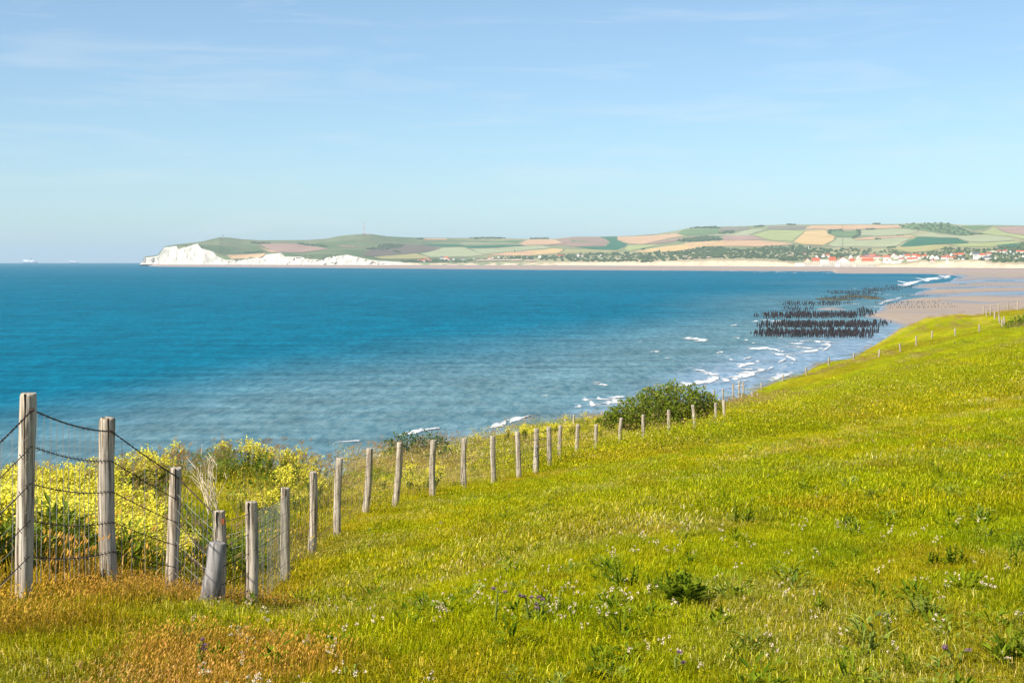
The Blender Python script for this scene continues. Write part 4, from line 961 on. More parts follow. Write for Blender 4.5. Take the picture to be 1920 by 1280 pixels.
# thistles and docks that stand out in the meadow, each a plant of its own
def thistle_parts(seed, h, spread, heads, leaf_mat, stems=3):
    r = random.Random(seed); st = MB(); lf = MB(); hd = []
    for s in range(stems):
        a = r.uniform(0, 6.283); q0 = Vector((math.cos(a), math.sin(a), 0)) * spread * .35 * r.random(); tp_ = q0 + Vector((math.cos(a) * .12 * spread, math.sin(a) * .12 * spread, h * r.uniform(.65, 1)))
        st.tube([q0, q0.lerp(tp_, .5), tp_], [.009, .007, .005], 5, False, r.random())
        n = 16
        for k in range(n):
            f = (k + .5) / n; c = q0.lerp(tp_, f * .95); an = r.uniform(0, 6.283); L = (1 - .72 * f) * spread * r.uniform(.35, .6); d = Vector((math.cos(an), math.sin(an), .45 + .3 * r.random()))
            sd = d.cross(Vector((0, 0, 1))).normalized(); dn = d.normalized()
            V = [c]; m = 5                               # lobed, spiny outline
            for i in range(1, m): V.append(c + dn * L * i / m + sd * L * (.20 if i % 2 else .08) * (1 - .1 * i) + Vector((0, 0, -.12 * L * (i / m) ** 2)))
            V.append(c + dn * L + Vector((0, 0, -.16 * L)))
            for i in range(m - 1, 0, -1): V.append(c + dn * L * i / m - sd * L * (.20 if i % 2 else .08) * (1 - .1 * i) + Vector((0, 0, -.12 * L * (i / m) ** 2)))
            tnt = r.random(); nn = len(V)
            lf.add(V, [(0, 1, nn - 1)] + [(i, i + 1, nn - i - 1, nn - i) for i in range(1, m - 1)] + [(m - 1, m, m + 1)], tnt)
        if heads:
            for k in range(2):
                c = tp_ + Vector((r.uniform(-.04, .04), r.uniform(-.04, .04), r.uniform(-.03, .02))); hd_i = MB(); hd.append(hd_i)
                for j in range(26):
                    d = rv(r); d.z = abs(d.z) + .3; leafcard(hd_i, c, .020, .006, d, rv(r), r.random())
                st.tube([tp_, c], .004, 4, False, .5)
    return st, lf, hd
WEEDS = [ # x, foot y, height px, spread m, heads, leaf material, label
 (1283,1136,74,.66,0,'weed_leaf','largest dark green leafy weed clump in the middle of the meadow',9),(1180,1108,64,.40,0,'weed_leaf','upright dark weed just left of the largest leafy clump',4),(1228,1118,50,.34,0,'weed_leaf','small dark weed between the upright weed and the largest clump',3),
 (1388,985,44,.44,0,'weed_leaf','dark green weed tuft standing alone beyond the largest leafy clump',4),(1742,1165,58,.36,0,'thistle_leaf','broad pale-leaved thistle rosette in the right of the meadow',6),(1888,1065,120,.30,0,'weed_leaf','tall dark dock stem at the right edge of the meadow',2),
 (800,1140,44,.20,0,'weed_leaf','small dark weed alone in the open grass right of the fence',2),(918,1180,92,.24,1,'thistle_leaf','tall thin thistle with purple heads nearest the fence side',1),(1010,1175,72,.30,1,'thistle_leaf','bushy thistle with purple heads left of the largest leafy clump',4),(1048,1150,66,.24,0,'thistle_leaf','slender pale-leaved thistle behind the bushy one',2),
 (392,1262,78,.26,1,'thistle_leaf','pale thistle with one purple head in the rust coloured grass',2),(662,1275,46,.22,0,'thistle_leaf','pale green thistle at the bottom edge beside the rust grass',2),(1268,1268,56,.18,1,'thistle_leaf','thin thistle with three purple heads near the bottom edge',1),(1612,1235,80,.26,0,'thistle_leaf','pale thistle clump low at the right of the meadow',3),
 (1790,1250,52,.22,1,'thistle_leaf','thistle with two purple heads near the bottom right corner',2),(1680,1200,62,.22,1,'thistle_leaf','slim thistle with one purple head beside the broad rosette',1),(1788,1062,58,.34,0,'weed_leaf','group of dark upright weeds left of the tall dock',4),(1536,1150,46,.26,0,'weed_leaf','dark weed in the grass between the leafy clump and the rosette',3),
 (1120,1278,52,.34,0,'weed_leaf','leafy green weed cut by the bottom edge of the picture',5),(1740,1058,40,.3,0,'weed_leaf','low dark weed beside the group of upright weeds',3),(1588,985,30,.35,0,'weed_leaf','dull green weed tuft in the upper right of the meadow',4),(1908,1250,90,.34,0,'weed_leaf','dark weed in the bottom right corner of the meadow',5)]
for i, (x, y, hp, sp, hd_, lm, lab, ns) in enumerate(WEEDS):
    p = on_ground(x, y); root = empty('thistle' if lm == 'thistle_leaf' else 'leafy_weed', p, random.uniform(0, 6.28)); tag(root, lab, 'weed', 'weeds standing out in the meadow')
    st, lf, hd = thistle_parts(500 + i, hp / F * p.y * (.95 if i < 4 else .8), sp * .6, hd_, lm, ns)
    st.build('stem', lm, root); lf.build('foliage', lm, root)
    for h_i in hd: h_i.build('flower_head', 'thistle_bloom', root)

# ------------------------------------------------------------------ mussel poles standing in rows off the beach
t = NT('mussel_wood'); n = t.noise(t.pos(), 1.4, 4)
t.done(t.bsdf(t.ramp(n, [(0.40, (0.014, 0.012, 0.014)), (0.60, (0.035, 0.027, 0.028)), (0.76, (0.11, 0.06, 0.058))]), 0.7, 0.2))
t = NT('stake_wood'); n = t.noise(t.pos(), 2.0, 3)
t.done(t.bsdf(t.ramp(n, [(0.35, (0.05, 0.04, 0.035)), (0.7, (0.12, 0.095, 0.075))]), 0.8, 0.2))
def pole_mesh(seed, h, r0):
    r = random.Random(seed); mb = MB(); ln = r.uniform(-.05, .05)
    mb.tube([(0, 0, -.8), (ln * .3, 0, h * .3), (ln * .7, 0, h * .72), (ln, 0, h)], [r0 * .75, r0 * 1.25, r0 * 1.15, r0 * .7], 6)
    return mb
ROWS = [ # x0, x1, y at x0, y at x1, depth rows, spacing px, height m
 (1397, 1655, 631, 634, 4, 3.0, 2.2), (1404, 1660, 626, 627, 3, 3.0, 2.2), (1414, 1680, 614.5, 614, 4, 3.0, 2.1), (1414, 1680, 611, 610, 3, 3.0, 2.1),
 (1412, 1652, 597, 596, 4, 3.0, 2.0), (1420, 1652, 593, 592, 3, 3.0, 2.0), (1600, 1645, 588, 588, 3, 3.0, 2.1), (1604, 1632, 583, 583, 3, 2.8, 2.1),
 (1448, 1546, 582.5, 582, 3, 3.4, 1.8), (1456, 1606, 573, 573, 4, 3.0, 1.7), (1530, 1608, 569.5, 569, 2, 3.0, 1.5), (1540, 1672, 551.5, 550.5, 3, 2.4, 2.0), (1600, 1710, 546, 544, 3, 2.4, 2.0), (1655, 1735, 541, 538, 3, 2.4, 2.0), (1530, 1640, 562, 561, 3, 2.6, 1.8), (1570, 1660, 556, 555, 2, 2.6, 1.8)]
cand = []
rp = random.Random(77)
for ri, (x0, x1, ya_, yb_, nd, sp, h) in enumerate(ROWS):
    for d in range(nd + 1):
        x = x0 + rp.uniform(0, 34)
        xe = x1 - rp.uniform(0, 48)
        while x < xe:
            s = (x - x0) / (x1 - x0); y = ya_ + (yb_ - ya_) * s - d * 1.4 + rp.uniform(-.45, .45)
            if not (s < .14 and rp.random() < .45) and not (s > .8 and rp.random() < .3) and rp.random() > .12:
                D = float(sea_D(y)); cand.append((D, (x - CX) / F * D, D, h * .78 * rp.uniform(.5, 1.2), '%s of the %s row' % (('seaward end', 'middle', 'landward end')[min(2, int(s * 3))], ('nearest', 'nearest', 'second', 'second', 'third', 'third', 'third', 'third', 'fourth', 'fifth', 'fifth', 'far', 'far', 'far', 'far', 'far')[ri])))
            x += sp * 1.12 * rp.uniform(.7, 1.5)
cand.sort()
protos_p = [pole_mesh(i, 1.0, 0.12) for i in range(6)]
pm = [mb.build('mussel_pole', 'mussel_wood', None, False, False).data for mb in protos_p]
for i, (D, X_, Y_, h, where) in enumerate(cand[:300]):
    o = bpy.data.objects.new('mussel_pole', pm[i % 6]); link(o); o.location = (X_, Y_, float(sea_z(D)) + 0.0); o.scale = (1.15, 1.15, h); o.rotation_euler = (rp.uniform(-.05, .05), rp.uniform(-.05, .05), rp.uniform(0, 6.28))
    tag(o, 'dark mussel-crusted pole in the ' + where + ' of mussel poles', 'pole', 'mussel poles, ' + where)
rest = cand[300:]
P = np.array([(c[1], c[2], float(sea_z(c[0]))) for c in rest]); rr_ = np.random.default_rng(5)
pr_objs = [bpy.data.objects.new('mussel_pole_kind', m) for m in pm]
sc_ = np.array([c[3] for c in rest]); 
kind(scatter('mussel_poles', P, rr_.integers(0, 6, len(P)), np.stack([rr_.normal(0, .05, len(P)), rr_.normal(0, .05, len(P)), rr_.uniform(0, 6.28, len(P))], -1), sc_, np.ones((len(P), 3)), pr_objs), 'stuff', 'further rows of dark mussel poles running out into the bay')
# rope lines and bare stakes on the sand
def beach_z(px, y): return float(sea_z(sea_D(y)))
stakes = []
for (x0, x1, y0_, y1_, n) in [(1640, 1766, 569.5, 567, 26), (1660, 1790, 575, 573, 16), (1668, 1800, 580, 578, 26), (1690, 1745, 556.5, 556, 16), (1775, 1880, 537.5, 536.5, 14), (1650, 1766, 572, 570, 9)]:
    for i in range(n): stakes.append((x0 + (x1 - x0) * (i + rp.random() * .6) / n, y0_ + (y1_ - y0_) * i / n + rp.uniform(-.4, .4), {569.5: 'back line of the dense stake block', 575: 'middle line of the dense stake block', 580: 'front line of the dense stake block', 556.5: 'short line beyond the tide channel', 537.5: 'farthest line by the pools', 572: 'sparse line inside the stake block'}[y0_]))
sm = pole_mesh(50, 1.0, .13).build('stake', 'stake_wood', None, False, False).data
for i, (x, y, where) in enumerate(stakes):
    D = float(sea_D(y)); o = bpy.data.objects.new('wooden_stake', sm); link(o); o.location = ((x - CX) / F * D, D, float(sea_z(D)) + .1); o.scale = (1, 1, rp.uniform(1.0, 1.7))
    tag(o, 'bare dark stake on the sand flats, ' + where, 'stake', 'sand flat stakes, ' + where)
# weed-covered reefs showing among the poles
t = NT('reef_rock'); n = t.noise(t.pos(), .12, 5, .65)
t.done(t.bsdf(t.ramp(n, [(0.35, (0.03, 0.03, 0.02)), (0.55, (0.075, 0.07, 0.03)), (0.75, (0.13, 0.11, 0.07))]), 0.9, 0.2, t.bump(n, 1.0, .5)))
for (x, y, w, dy, lab, mt) in [(1565, 561, 74, 2.2, 'low brown weedy reef behind the pole rows', 'reef_rock'), (1610, 556, 86, 1.8, 'long dark reef lying beyond the brown weedy one', 'reef_rock'), (1640, 560, 40, 1.2, 'short reef beside the pale tide channel', 'reef_rock'),
                          (1788, 548, 44, .9, 'narrow dark reef on the open sand flats', 'reef_rock'), (1897, 512.6, 9, .45, 'tiny dark rock far out on the beach', 'reef_rock'), (1560, 580, 56, 1.6, 'sand bar among the mussel poles', 'sand')]:
    D = float(sea_D(y)); Lx = w / F * D; Dy_ = abs(float(sea_D(y - dy)) - float(sea_D(y + dy))); nx, ny = 30, 12; V = []
    for i in range(nx):
        for j in range(ny):
            u, v = i / (nx - 1) * 2 - 1, j / (ny - 1) * 2 - 1; e = max(0, 1 - u * u - v * v * (1 + .3 * math.sin(4 * u)))
            V.append((u * Lx / 2, v * Dy_ / 2, -0.3 + 1.1 * e ** .6 * (.45 + .9 * float(fbm(u * 6 + x, v * 3 + y, 3)))))
    o = mesh('reef', V, grid_faces(nx, ny), mt, None, True, {'elev': ('FLOAT', np.full(len(V), .15))}); o.location = ((x - CX) / F * D, D, float(sea_z(D)))
    tag(o, lab, 'reef')

# ------------------------------------------------------------------ town, villages, masts, ships
simple('render_white', (0.68, 0.66, 0.61), 0.9, 0.1, 0.05, .1); simple('render_cream', (0.62, 0.55, 0.42), 0.9, 0.1, 0.06, .1); simple('render_grey', (0.42, 0.42, 0.42), 0.9, .1, .1, .1)
simple('roof_orange', (0.50, 0.115, 0.045), 0.9, 0.1, 0.25, .15); simple('roof_red', (0.38, 0.12, 0.075), 0.9, 0.1, 0.2, .15); simple('roof_slate', (0.12, 0.12, 0.14), 0.8, .2, .2, .15)
simple('window_glass', (0.05, 0.07, 0.09), 0.15, .5, .1, 1.0); simple('wall_stone', (0.40, 0.37, 0.32), .95, .1, .2, .1)
def house(px, yb, wpx, hpx, wall, roof, label, gable=False, roof_frac=.42, group='houses of the seaside town'):
    p = far_pt(px, yb); D = float(p[1]); k = D / F; w = max(wpx * k * 1.05, 6); h = max(hpx * k * 1.18, 5); dpt = min(max(w * .7, 8), 14)
    root = empty('house', Vector(p)); hw = h * (1 - roof_frac)
    mb = MB(); mb.box((0, dpt / 2, hw / 2 - 3), (w, dpt, hw + 6))
    if gable: mb.add([(-w / 2, 0.001, hw), (w / 2, 0.001, hw), (0, 0.001, h * .97), (-w / 2, dpt, hw), (w / 2, dpt, hw), (0, dpt, h * .97)], [(0, 1, 2), (3, 5, 4)])
    mb.build('wall', wall, root)
    rf = MB(); ov = .4
    if roof_frac > .05:
        if gable: V = [(-w / 2 - ov, .4, hw - .3), (-w / 2 - ov, dpt + ov, hw - .3), (0, .4, h), (0, dpt + ov, h), (w / 2 + ov, .4, hw - .3), (w / 2 + ov, dpt + ov, hw - .3)]; Q = [(0, 2, 3, 1), (2, 4, 5, 3), (0, 4, 2), (1, 3, 5)]
        else: V = [(-w / 2 - ov, -ov, hw - .2), (w / 2 + ov, -ov, hw - .2), (w / 2 + ov, dpt + ov, hw - .2), (-w / 2 - ov, dpt + ov, hw - .2), (-w / 2 * .97, dpt / 2, h), (w / 2 * .97, dpt / 2, h)]; Q = [(0, 1, 5, 4), (2, 3, 4, 5), (0, 4, 3), (1, 2, 5), (0, 3, 2, 1)]
        rf.add(V, Q); ro = rf.build('roof', roof, root)
        if wpx > 6:
            ch = MB(); ch.box((w * .28, dpt / 2, h + .4), (1.0, 1.0, 2.0)); ch.build('chimney', 'roof_red', ro)
    nw = max(1, int(w / 4.5)); ns = max(1, int(hw / 3.2))
    if wpx >= 9:
        for i in range(nw):
            for s in range(ns):
                q = MB(); q.box((-w / 2 + w * (i + .5) / nw, -.03, hw * (s + .5) / ns), (1.2, .12, 1.6)); q.build('window', 'window_glass', root)
    tag(root, label, 'house', group); root.rotation_euler = (0, 0, random.uniform(-.12, .12) + math.atan2(-p[0], p[1]) * .8)
    return root
o_, r_, s_ = 'roof_orange', 'roof_red', 'roof_slate'; w_, c_ = 'render_white', 'render_cream'
TOWN = [
 ('sea front row', [(1514.5,496.3,13,10.5,c_,o_,1),(1530,496.3,15,11,c_,o_,0),(1546.5,496.3,17,8.5,w_,s_,2),(1561,496.3,12,12.5,c_,o_,0),(1581,496.6,26,12.5,w_,o_,1),(1598,496,8,10,c_,o_,0),(1609,496.6,16,11,c_,r_,1),(1627,496,20,10.5,c_,o_,0),(1645,495.2,15,8.5,c_,r_,1),(1659,494.2,8,9.5,w_,o_,1),(1668,494.2,9,10,w_,r_,1),(1681,494,17,4.5,w_,s_,2)]),
 ('middle rows', [(1531,483,7,6,w_,r_,1),(1544,481,7,6,w_,o_,1),(1552,481,7,6,w_,r_,0),(1508,476.3,5,2.5,w_,r_,0),(1595,484.5,6,7.5,w_,s_,1),(1609,484.5,6,5.5,w_,r_,1),(1620,486.3,14,6,c_,r_,0),(1634,486,14,5,c_,r_,0),(1626,479.5,8,5,c_,s_,0),(1636,481.5,12,6,c_,r_,0),(1646,486,12,5,w_,r_,0),(1662,487,12,6,w_,o_,0),(1676,484,9,7,w_,r_,1),(1680,486.8,7,6,w_,o_,1),(1688,486,7,6.5,w_,r_,1),(1694,482,5,4,w_,s_,0),(1690,490,8,5,w_,r_,0)]),
 ('terraces right of the church spire', [(1702,486,9,7,w_,o_,0),(1706,490,10,6,w_,o_,0),(1715,483.5,11,5,w_,o_,0),(1722,486,8,7,w_,o_,0),(1716,488.5,9,5,w_,r_,0),(1733,483.5,9,4.5,w_,o_,0),(1740,484,5,5,w_,r_,1),(1748,484.5,9,7,w_,o_,1),(1756,485,9,6.5,w_,r_,1),(1746.5,487.5,4,4,w_,s_,1),(1749,490.8,9,2.6,w_,r_,0),(1769,485,9,6,w_,r_,0),(1777,482.5,7,5,w_,r_,0),(1784,480,7,5.5,w_,s_,1),(1792,480,8,5,w_,o_,0),(1802,480.5,12,6,w_,o_,0),(1784,484,17,3.5,w_,o_,0),(1776,491,4,5,w_,s_,1)]),
 ('scattered villas at the right edge', [(1821,478.5,5,5,w_,s_,1),(1831,480.5,10,7,w_,s_,0),(1832,486,14,5.5,w_,s_,2),(1842,481.5,11,6,w_,o_,0),(1851,486,14,5,w_,s_,0),(1854,480,9,6,w_,r_,0),(1862,476,8,4.5,c_,s_,2),(1872,474.5,9,4,w_,r_,0),(1884,475,7,5,w_,r_,0),(1894,475.5,4,5,w_,s_,1),(1909,475,8,4.5,w_,o_,0),(1917,475.5,8,4.5,w_,o_,0),(1888,479,4,4,w_,s_,1),(1866,485,4,4,w_,s_,1),(1880,485,4,4,w_,s_,1),(1901,479.5,5,4.5,w_,s_,1),(1918,484,5,6,w_,s_,1),(1800,486,6,3.5,w_,s_,0),(1808,486.5,8,3.5,w_,s_,0),(1905,486,5,4,w_,r_,1)]),
 ('small village below the mast hill', [(786,488.8,6,3,w_,r_,0),(793,491,8,4,w_,o_,0),(806,490.5,8,3,w_,r_,0),(800,486,10,3,c_,r_,0),(830,485,8,4,w_,s_,0),(836,486,8,4.5,w_,o_,0),(841,488.5,5,3,w_,o_,0),(850,487,5,3,w_,r_,1),(868,486.5,7,2.6,w_,s_,0),(888,486.5,4,3,w_,s_,1),(918,485,7,3,w_,o_,0),(924,484.5,4,3,w_,s_,1),(935,484,5,3,w_,r_,1)]),
 ('wood above the beach', [(988,484,4,2.5,w_,r_,1),(1012,483.5,6,5,w_,s_,1),(1051,482,12,3.5,w_,o_,0),(1084,482.5,9,4.5,w_,o_,1),(1091,482,4,4,w_,o_,1),(1127,482,8,4,w_,r_,1)])]
ORD = ['first', 'second', 'third', 'fourth', 'fifth', 'sixth', 'seventh', 'eighth', 'ninth', 'tenth', 'eleventh', 'twelfth', 'thirteenth', 'fourteenth', 'fifteenth', 'sixteenth', 'seventeenth', 'eighteenth', 'nineteenth', 'twentieth']
RW = {o_: 'orange-roofed', r_: 'red-roofed', s_: 'slate-roofed'}; WW = {w_: 'white', c_: 'cream'}
for place, rowh in TOWN:
    for i, (x, y, w, h, wl, rf, g) in enumerate(sorted(rowh)):
        lab = ('%s %s house, %s from the left in the %s' % (WW[wl], 'flat-topped' if g == 2 else RW[rf] + (' gabled' if g == 1 else ''), ORD[i], place))
        house(x, y, w, h, wl, rf, lab, g == 1, .04 if g == 2 else (.62 if g == 1 else .45))
# sea wall
def wall_run(xs, y, h, mat, label, name='sea_wall'):
    V = []
    for x in xs:
        p = far_pt(x, y + .2); a = Vector(p) + Vector((0, -6, -2)); V += [tuple(a), tuple(a + Vector((0, 0, h + 2))), tuple(a + Vector((0, 3, h + 2))), tuple(a + Vector((0, 3, 0)))]
    Fc = []
    for i in range(len(xs) - 1):
        b = i * 4
        for k in range(3): Fc.append((b + k, b + 4 + k, b + 5 + k, b + 1 + k))
    Fc += [(0, 1, 2, 3), (len(V) - 4, len(V) - 1, len(V) - 2, len(V) - 3)]
    tag(mesh(name, V, Fc, mat), label, 'wall')
wall_run(list(np.linspace(1490, 1508, 8)), 497.3, 6.0, 'render_white', 'pale concrete ramp wall at the left end of the sea front')
wall_run(list(np.linspace(1508, 1640, 30)), 498.4, 3.2, 'wall_stone', 'long grey stone sea wall below the seafront houses')
# church spire, water tower, masts
simple('mast_white', (0.75, 0.75, 0.75), .6, .3, .05, 1.); simple('mast_red', (0.55, 0.08, 0.06), .6, .3, .1, 1.); simple('spire_slate', (0.24, 0.26, 0.30), .7, .3, .1, 1.)
p = far_pt(1694.5, 483); root = empty('church', Vector(p)); tag(root, 'thin grey church spire rising from the middle of the town', 'church'); k = float(p[1]) / F
mb = MB(); mb.box((0, 0, 1.6 * k), (2.0 * k, 2.0 * k, 4.4 * k)); mb.build('tower', 'render_grey', root); mb = MB(); mb.add([(-1.1 * k, -1.1 * k, 3.6 * k), (1.1 * k, -1.1 * k, 3.6 * k), (1.1 * k, 1.1 * k, 3.6 * k), (-1.1 * k, 1.1 * k, 3.6 * k), (0, 0, 8.5 * k)], [(0, 1, 4), (1, 2, 4), (2, 3, 4), (3, 0, 4)]); mb.build('spire', 'spire_slate', root)
p = far_pt(1516, 468); root = empty('water_tower', Vector(p)); tag(root, 'slim white tower among trees above the left end of town', 'tower'); k = float(p[1]) / F
mb = MB(); mb.tube([(0, 0, -4), (0, 0, 6 * k)], [.7 * k, .55 * k], 8); mb.build('shaft', 'mast_white', root); mb = MB(); mb.tube([(0, 0, 5.6 * k), (0, 0, 6.2 * k), (0, 0, 7 * k)], [.6 * k, 1.1 * k, 1.0 * k], 8); mb.build('tank', 'mast_white', root)
p = far_pt(683, 439.2); root = empty('lattice_mast', Vector(p)); tag(root, 'tall red and white lattice mast on top of the left hill', 'mast'); k = float(p[1]) / F; H_ = 22 * k
for i in range(7):
    mb = MB(); z0, z1 = H_ * i / 7, H_ * (i + 1) / 7; wa, wb = (1.9 - 1.4 * i / 7) * k * .62, (1.9 - 1.4 * (i + 1) / 7) * k * .62
    for sx in (-1, 1):
        for sy in (-1, 1):
            mb.tube([(sx * wa, sy * wa, z0), (sx * wb, sy * wb, z1)], .34, 4, False); mb.tube([(sx * wa, sy * wa, z0), (-sx * wb, sy * wb, z1)], .22, 3, False); mb.tube([(sx * wa, sy * wa, z0), (sx * wb, -sy * wb, z1)], .22, 3, False)
    mb.build('section', 'mast_white' if i % 2 else 'mast_red', root)
mb = MB(); mb.tube([(0, 0, H_), (0, 0, H_ * 1.06)], .3, 4); mb.build('antenna', 'mast_white', root)
mb = MB(); mb.box((16, 6, 2), (14, 8, 7)); mb.build('hut', 'render_grey', root)
p = far_pt(418, 446); root = empty('obelisk', Vector(p)); tag(root, 'dark stone obelisk on the summit of the white cape', 'monument'); k = float(p[1]) / F
mb = MB(); mb.box((0, 0, .2 * k), (3 * k, 3 * k, 1.2 * k)); mb.build('plinth', 'wall_stone', root); mb = MB(); mb.tube([(0, 0, .6 * k), (0, 0, 7 * k), (0, 0, 8 * k)], [.75 * k, .45 * k, .05 * k], 4); mb.build('shaft', 'spire_slate', root)
# ferries on the horizon
simple('hull_blue', (0.10, 0.16, 0.26), .5, .4, .1, .05); simple('ship_white', (0.82, 0.83, 0.83), .5, .3, .03, .05); simple('funnel_dark', (0.10, 0.09, 0.11), .5, .3, .1, .1)
def ferry(px, wpx, D, label, s=1):
    X_ = (px - CX) / F * D; L = wpx / F * D; root = empty('ferry', (X_, D, float(sea_z(D)))); tag(root, label, 'ship', 'ferries on the horizon'); B = L * .16; hh = L * .085
    V = []; Fc = []; st = [(-.5, .8), (-.35, 1), (.25, 1), (.42, .6), (.5, .06)]
    for (u, w) in st: V += [(s * u * L * .98, -B / 2 * w, -2), (s * u * L * 1.0, -B / 2 * w, hh), (s * u * L * 1.0, B / 2 * w, hh), (s * u * L * .98, B / 2 * w, -2)]
    for i in range(4):
        b = i * 4
        for k in range(3): Fc.append((b + k, b + 4 + k, b + 5 + k, b + 1 + k))
    Fc += [(0, 1, 2, 3), (16, 19, 18, 17)]
    mesh('hull', V, Fc, 'hull_blue', root)
    mb = MB(); mb.box((-s * .30 * L, 0, hh + L * .075), (L * .36, B * .92, L * .15)); mb.build('cargo_block', 'ship_white', root)
    mb = MB(); mb.box((s * .06 * L, 0, hh + L * .045), (L * .36, B * .9, L * .09)); mb.box((s * .12 * L, 0, hh + L * .115), (L * .2, B * .8, L * .05)); mb.build('superstructure', 'ship_white', root)
    mb = MB(); mb.box((s * .28 * L, 0, hh + L * .03), (L * .14, B * .7, L * .06)); mb.build('bridge', 'ship_white', root)
    mb = MB(); mb.tube([(s * .06 * L, 0, hh + L * .13), (s * .05 * L, 0, hh + L * .24)], [L * .05, L * .04], 8); mb.build('funnel', 'funnel_dark', root)
    mb = MB(); mb.tube([(s * .2 * L, 0, hh + L * .13), (s * .2 * L, 0, hh + L * .2)], .5, 4); mb.build('mast', 'ship_white', root)
ferry(58, 27, 13500, 'larger white ferry with dark funnel on the left horizon')
ferry(140, 17, 16500, 'smaller hazy ferry nearer the white cape', 1)

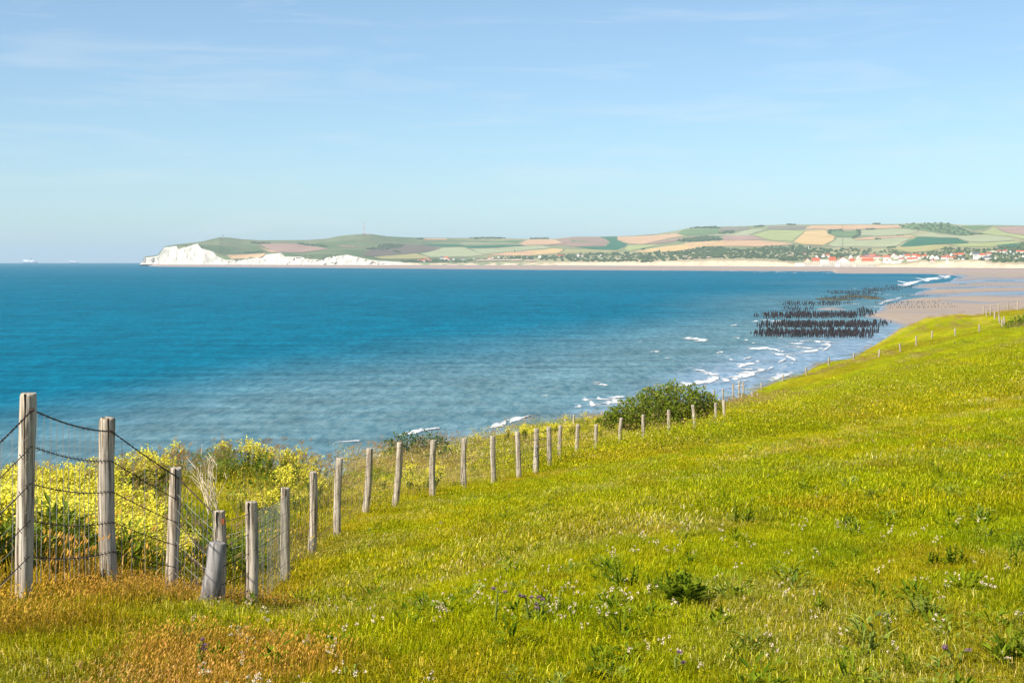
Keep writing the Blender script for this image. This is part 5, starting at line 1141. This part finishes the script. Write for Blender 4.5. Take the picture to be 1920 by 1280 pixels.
# ------------------------------------------------------------------ far woods, hedges and single trees
foliage_mat('far_leaf', (0.045, 0.075, 0.028), (0.13, 0.17, 0.065), .15)
def crown(seed, n=34):
    r = random.Random(seed); mb = MB()
    for _ in range(n):
        d = rv(r); d.z = abs(d.z) * .9; c = d * r.uniform(.35, .85); s = r.uniform(.22, .42); tn = r.random(); V = []
        for k in range(6): 
            v = [(1, 0, 0), (-1, 0, 0), (0, 1, 0), (0, -1, 0), (0, 0, 1), (0, 0, -1)][k]; V.append(c + Vector(v) * s * r.uniform(.7, 1.2))
        mb.add(V, [(0, 2, 4), (2, 1, 4), (1, 3, 4), (3, 0, 4), (2, 0, 5), (1, 2, 5), (3, 1, 5), (0, 3, 5)], tn)
    return mb
def zp(Z, poly): return [(Z[0] + a / Z[1], 400 + b / Z[1]) for a, b in poly]
WOODS = [ # outline, crowns, size
 (zp(Z3, [(0,395),(250,392),(480,375),(700,365),(900,358),(1050,350),(1200,362),(1400,352),(1500,345),(1700,318),(1920,306),(1920,400),(1700,412),(1450,425),(1200,440),(900,440),(500,432),(100,412)]), 620, (3.5, 7)),
 (zp(Z4, [(0,415),(240,365),(400,362),(640,390),(900,350),(1040,345),(1060,360),(1160,345),(1250,345),(1420,372),(1560,385),(1700,370),(1700,470),(1500,470),(1300,480),(1200,500),(1090,510),(960,480),(600,480),(100,485)]), 650, (3.5, 7.5)),
 (zp(Z5, [(0,375),(120,370),(300,385),(340,410),(480,385),(640,400),(700,420),(860,420),(1000,405),(1060,380),(1240,372),(1360,378),(1420,395),(1640,385),(1880,350),(2000,340),(2000,500),(1880,520),(1600,520),(1540,500),(1300,490),(1100,480),(900,500),(1000,530),(860,490),(620,440),(360,440),(0,450)]), 620, (2.5, 5.5)),
 (zp(Z5, [(590,125),(700,110),(860,105),(1030,96),(1130,106),(1240,155),(1340,190),(1530,225),(1240,250),(1060,205),(840,182),(640,162)]), 170, (3, 7)),
 (zp(Z3, [(1480,262),(1600,228),(1700,214),(1880,232),(1880,246),(1600,266)]), 70, (4, 8)), (zp(Z4, [(0,300),(140,262),(250,250),(380,262),(410,285),(200,300)]), 130, (4, 8)),
 (zp(Z4, [(20,160),(200,148),(390,148),(390,160),(200,158)]), 60, (4, 7)), (zp(Z4, [(380,212),(440,195),(550,190),(540,210),(400,218)]), 50, (4, 7)), (zp(Z4, [(1540,205),(1560,182),(1690,176),(1690,186),(1570,192),(1560,215)]), 45, (4, 7)),
 (zp(Z5, [(150,175),(185,180),(190,230),(110,262),(90,255),(160,230)]), 40, (4, 7)), (zp(Z2, [(410,320),(560,282),(760,288),(740,312),(560,322)]), 150, (3, 7)), (zp(Z2, [(650,345),(680,330),(740,340),(720,355)]), 24, (3, 6)),
 (zp(Z2, [(1350,225),(1460,217),(1600,217),(1670,224),(1600,229),(1400,231)]), 70, (4, 6)), (zp(Z2, [(870,228),(930,226),(920,236),(880,238)]), 16, (4, 6)), (zp(Z3, [(150,230),(250,222),(330,226),(320,232),(160,234)]), 40, (4, 7)),
 (zp(Z2, [(690,430),(900,420),(1100,415),(1340,425),(1500,402),(1700,395),(1920,392),(1920,432),(1840,418),(1400,416),(1340,440),(1000,445),(780,448)]), 240, (2.5, 5)), (zp(Z4, [(755,140),(860,130),(860,142),(760,148)]), 26, (4, 6)),
 (zp(Z4, [(1090,122),(1140,118),(1200,124),(1140,128)]), 16, (3, 6)), (zp(Z5, [(460,372),(500,362),(570,370),(480,378)]), 16, (4, 7)), (zp(Z5, [(230,168),(300,162),(360,168),(280,172)]), 22, (4, 6)), (zp(Z5, [(320,108),(400,104),(400,112),(320,114)]), 12, (4, 6)),
 (zp(Z5, [(340,274),(400,270),(410,276),(350,280)]), 14, (3, 6)), (zp(Z5, [(560,228),(640,224),(640,230),(560,234)]), 18, (3, 5)), (zp(Z1, [(1090,268),(1250,272),(1300,285),(1160,280)]), 40, (3, 6)), (zp(Z1, [(1500,268),(1740,285),(1800,300),(1600,288)]), 50, (3, 6)),
 (zp(Z1, [(1000,345),(1190,340),(1240,352),(1060,358)]), 40, (2.5, 5)), (zp(Z1, [(1420,395),(1600,380),(1800,390),(1900,372),(1900,384),(1760,410),(1560,410)]), 30, (2, 4)), (zp(Z5, [(1650,375),(1740,368),(1740,382),(1660,386)]), 22, (4, 7)), (zp(Z5, [(1860,372),(1900,345),(2000,340),(2000,400),(1870,395)]), 30, (8, 12))]
PTS = []; SZ = []
rw = np.random.default_rng(21)
for poly, n, (s0, s1) in WOODS:
    xs, ys_ = zip(*poly); got = 0; tries = 0
    while got < n and tries < 60:
        q = np.stack([rw.uniform(min(xs), max(xs), 400), rw.uniform(min(ys_), max(ys_), 400)], -1); q = q[seg_dist(q, poly) > 0][:n - got]; tries += 1
        if len(q): PTS.append(far_pt(q[:, 0], q[:, 1])); SZ.append(rw.uniform(s0, s1, len(q))); got += len(q)
PTS = np.concatenate(PTS); SZ = np.concatenate(SZ)
PTS[:, 2] += SZ * .15
kind(scatter('woodland', PTS, rw.integers(0, 4, len(PTS)), np.stack([np.zeros(len(PTS)), np.zeros(len(PTS)), rw.uniform(0, 6.28, len(PTS))], -1), SZ, np.ones((len(PTS), 3)), [merge('crown', [(crown(i), 'far_leaf')]) for i in range(4)]),
     'stuff', 'dark woods, scrub and hedges covering the far slopes')
for (x, y, s, lab) in [(1206, 469, 7, 'single dark tree standing in the pale field of the far slope'), (1236, 471.5, 5, 'low dark tree at the edge of the long golden field'), (965, 473.2, 5, 'lone small tree in the tan field above the village'), (1306, 469, 5, 'small tree at the top edge of the coastal wood')]:
    p = far_pt(x, y); root = empty('tree', Vector(p)); tag(root, lab, 'tree'); mb = MB(); mb.tube([(0, 0, -1), (0, 0, s * .9)], [.5, .3], 6); mb.build('trunk', 'twig_bark', root)
    o = merge('crown', [(crown(x, 60), 'far_leaf')]); o.name = 'crown'; link(o, root); o.scale = (s, s, s); o.location = (0, 0, s * .35)

# ------------------------------------------------------------------ haze
t = NT('haze_air'); v = t.n('ShaderNodeVolumePrincipled'); v.inputs['Color'].default_value = (0.64, 0.84, 1.0, 1); v.inputs['Density'].default_value = 5.2e-5; v.inputs['Anisotropy'].default_value = 0.0
t.l(v.outputs[0], t.out.inputs['Volume'])
mb = MB(); mb.box((0, 13000, 60), (70000, 64000, 400)); o = mb.build('haze', 'haze_air'); kind(o, 'stuff', 'thin sea haze paling the far coast')
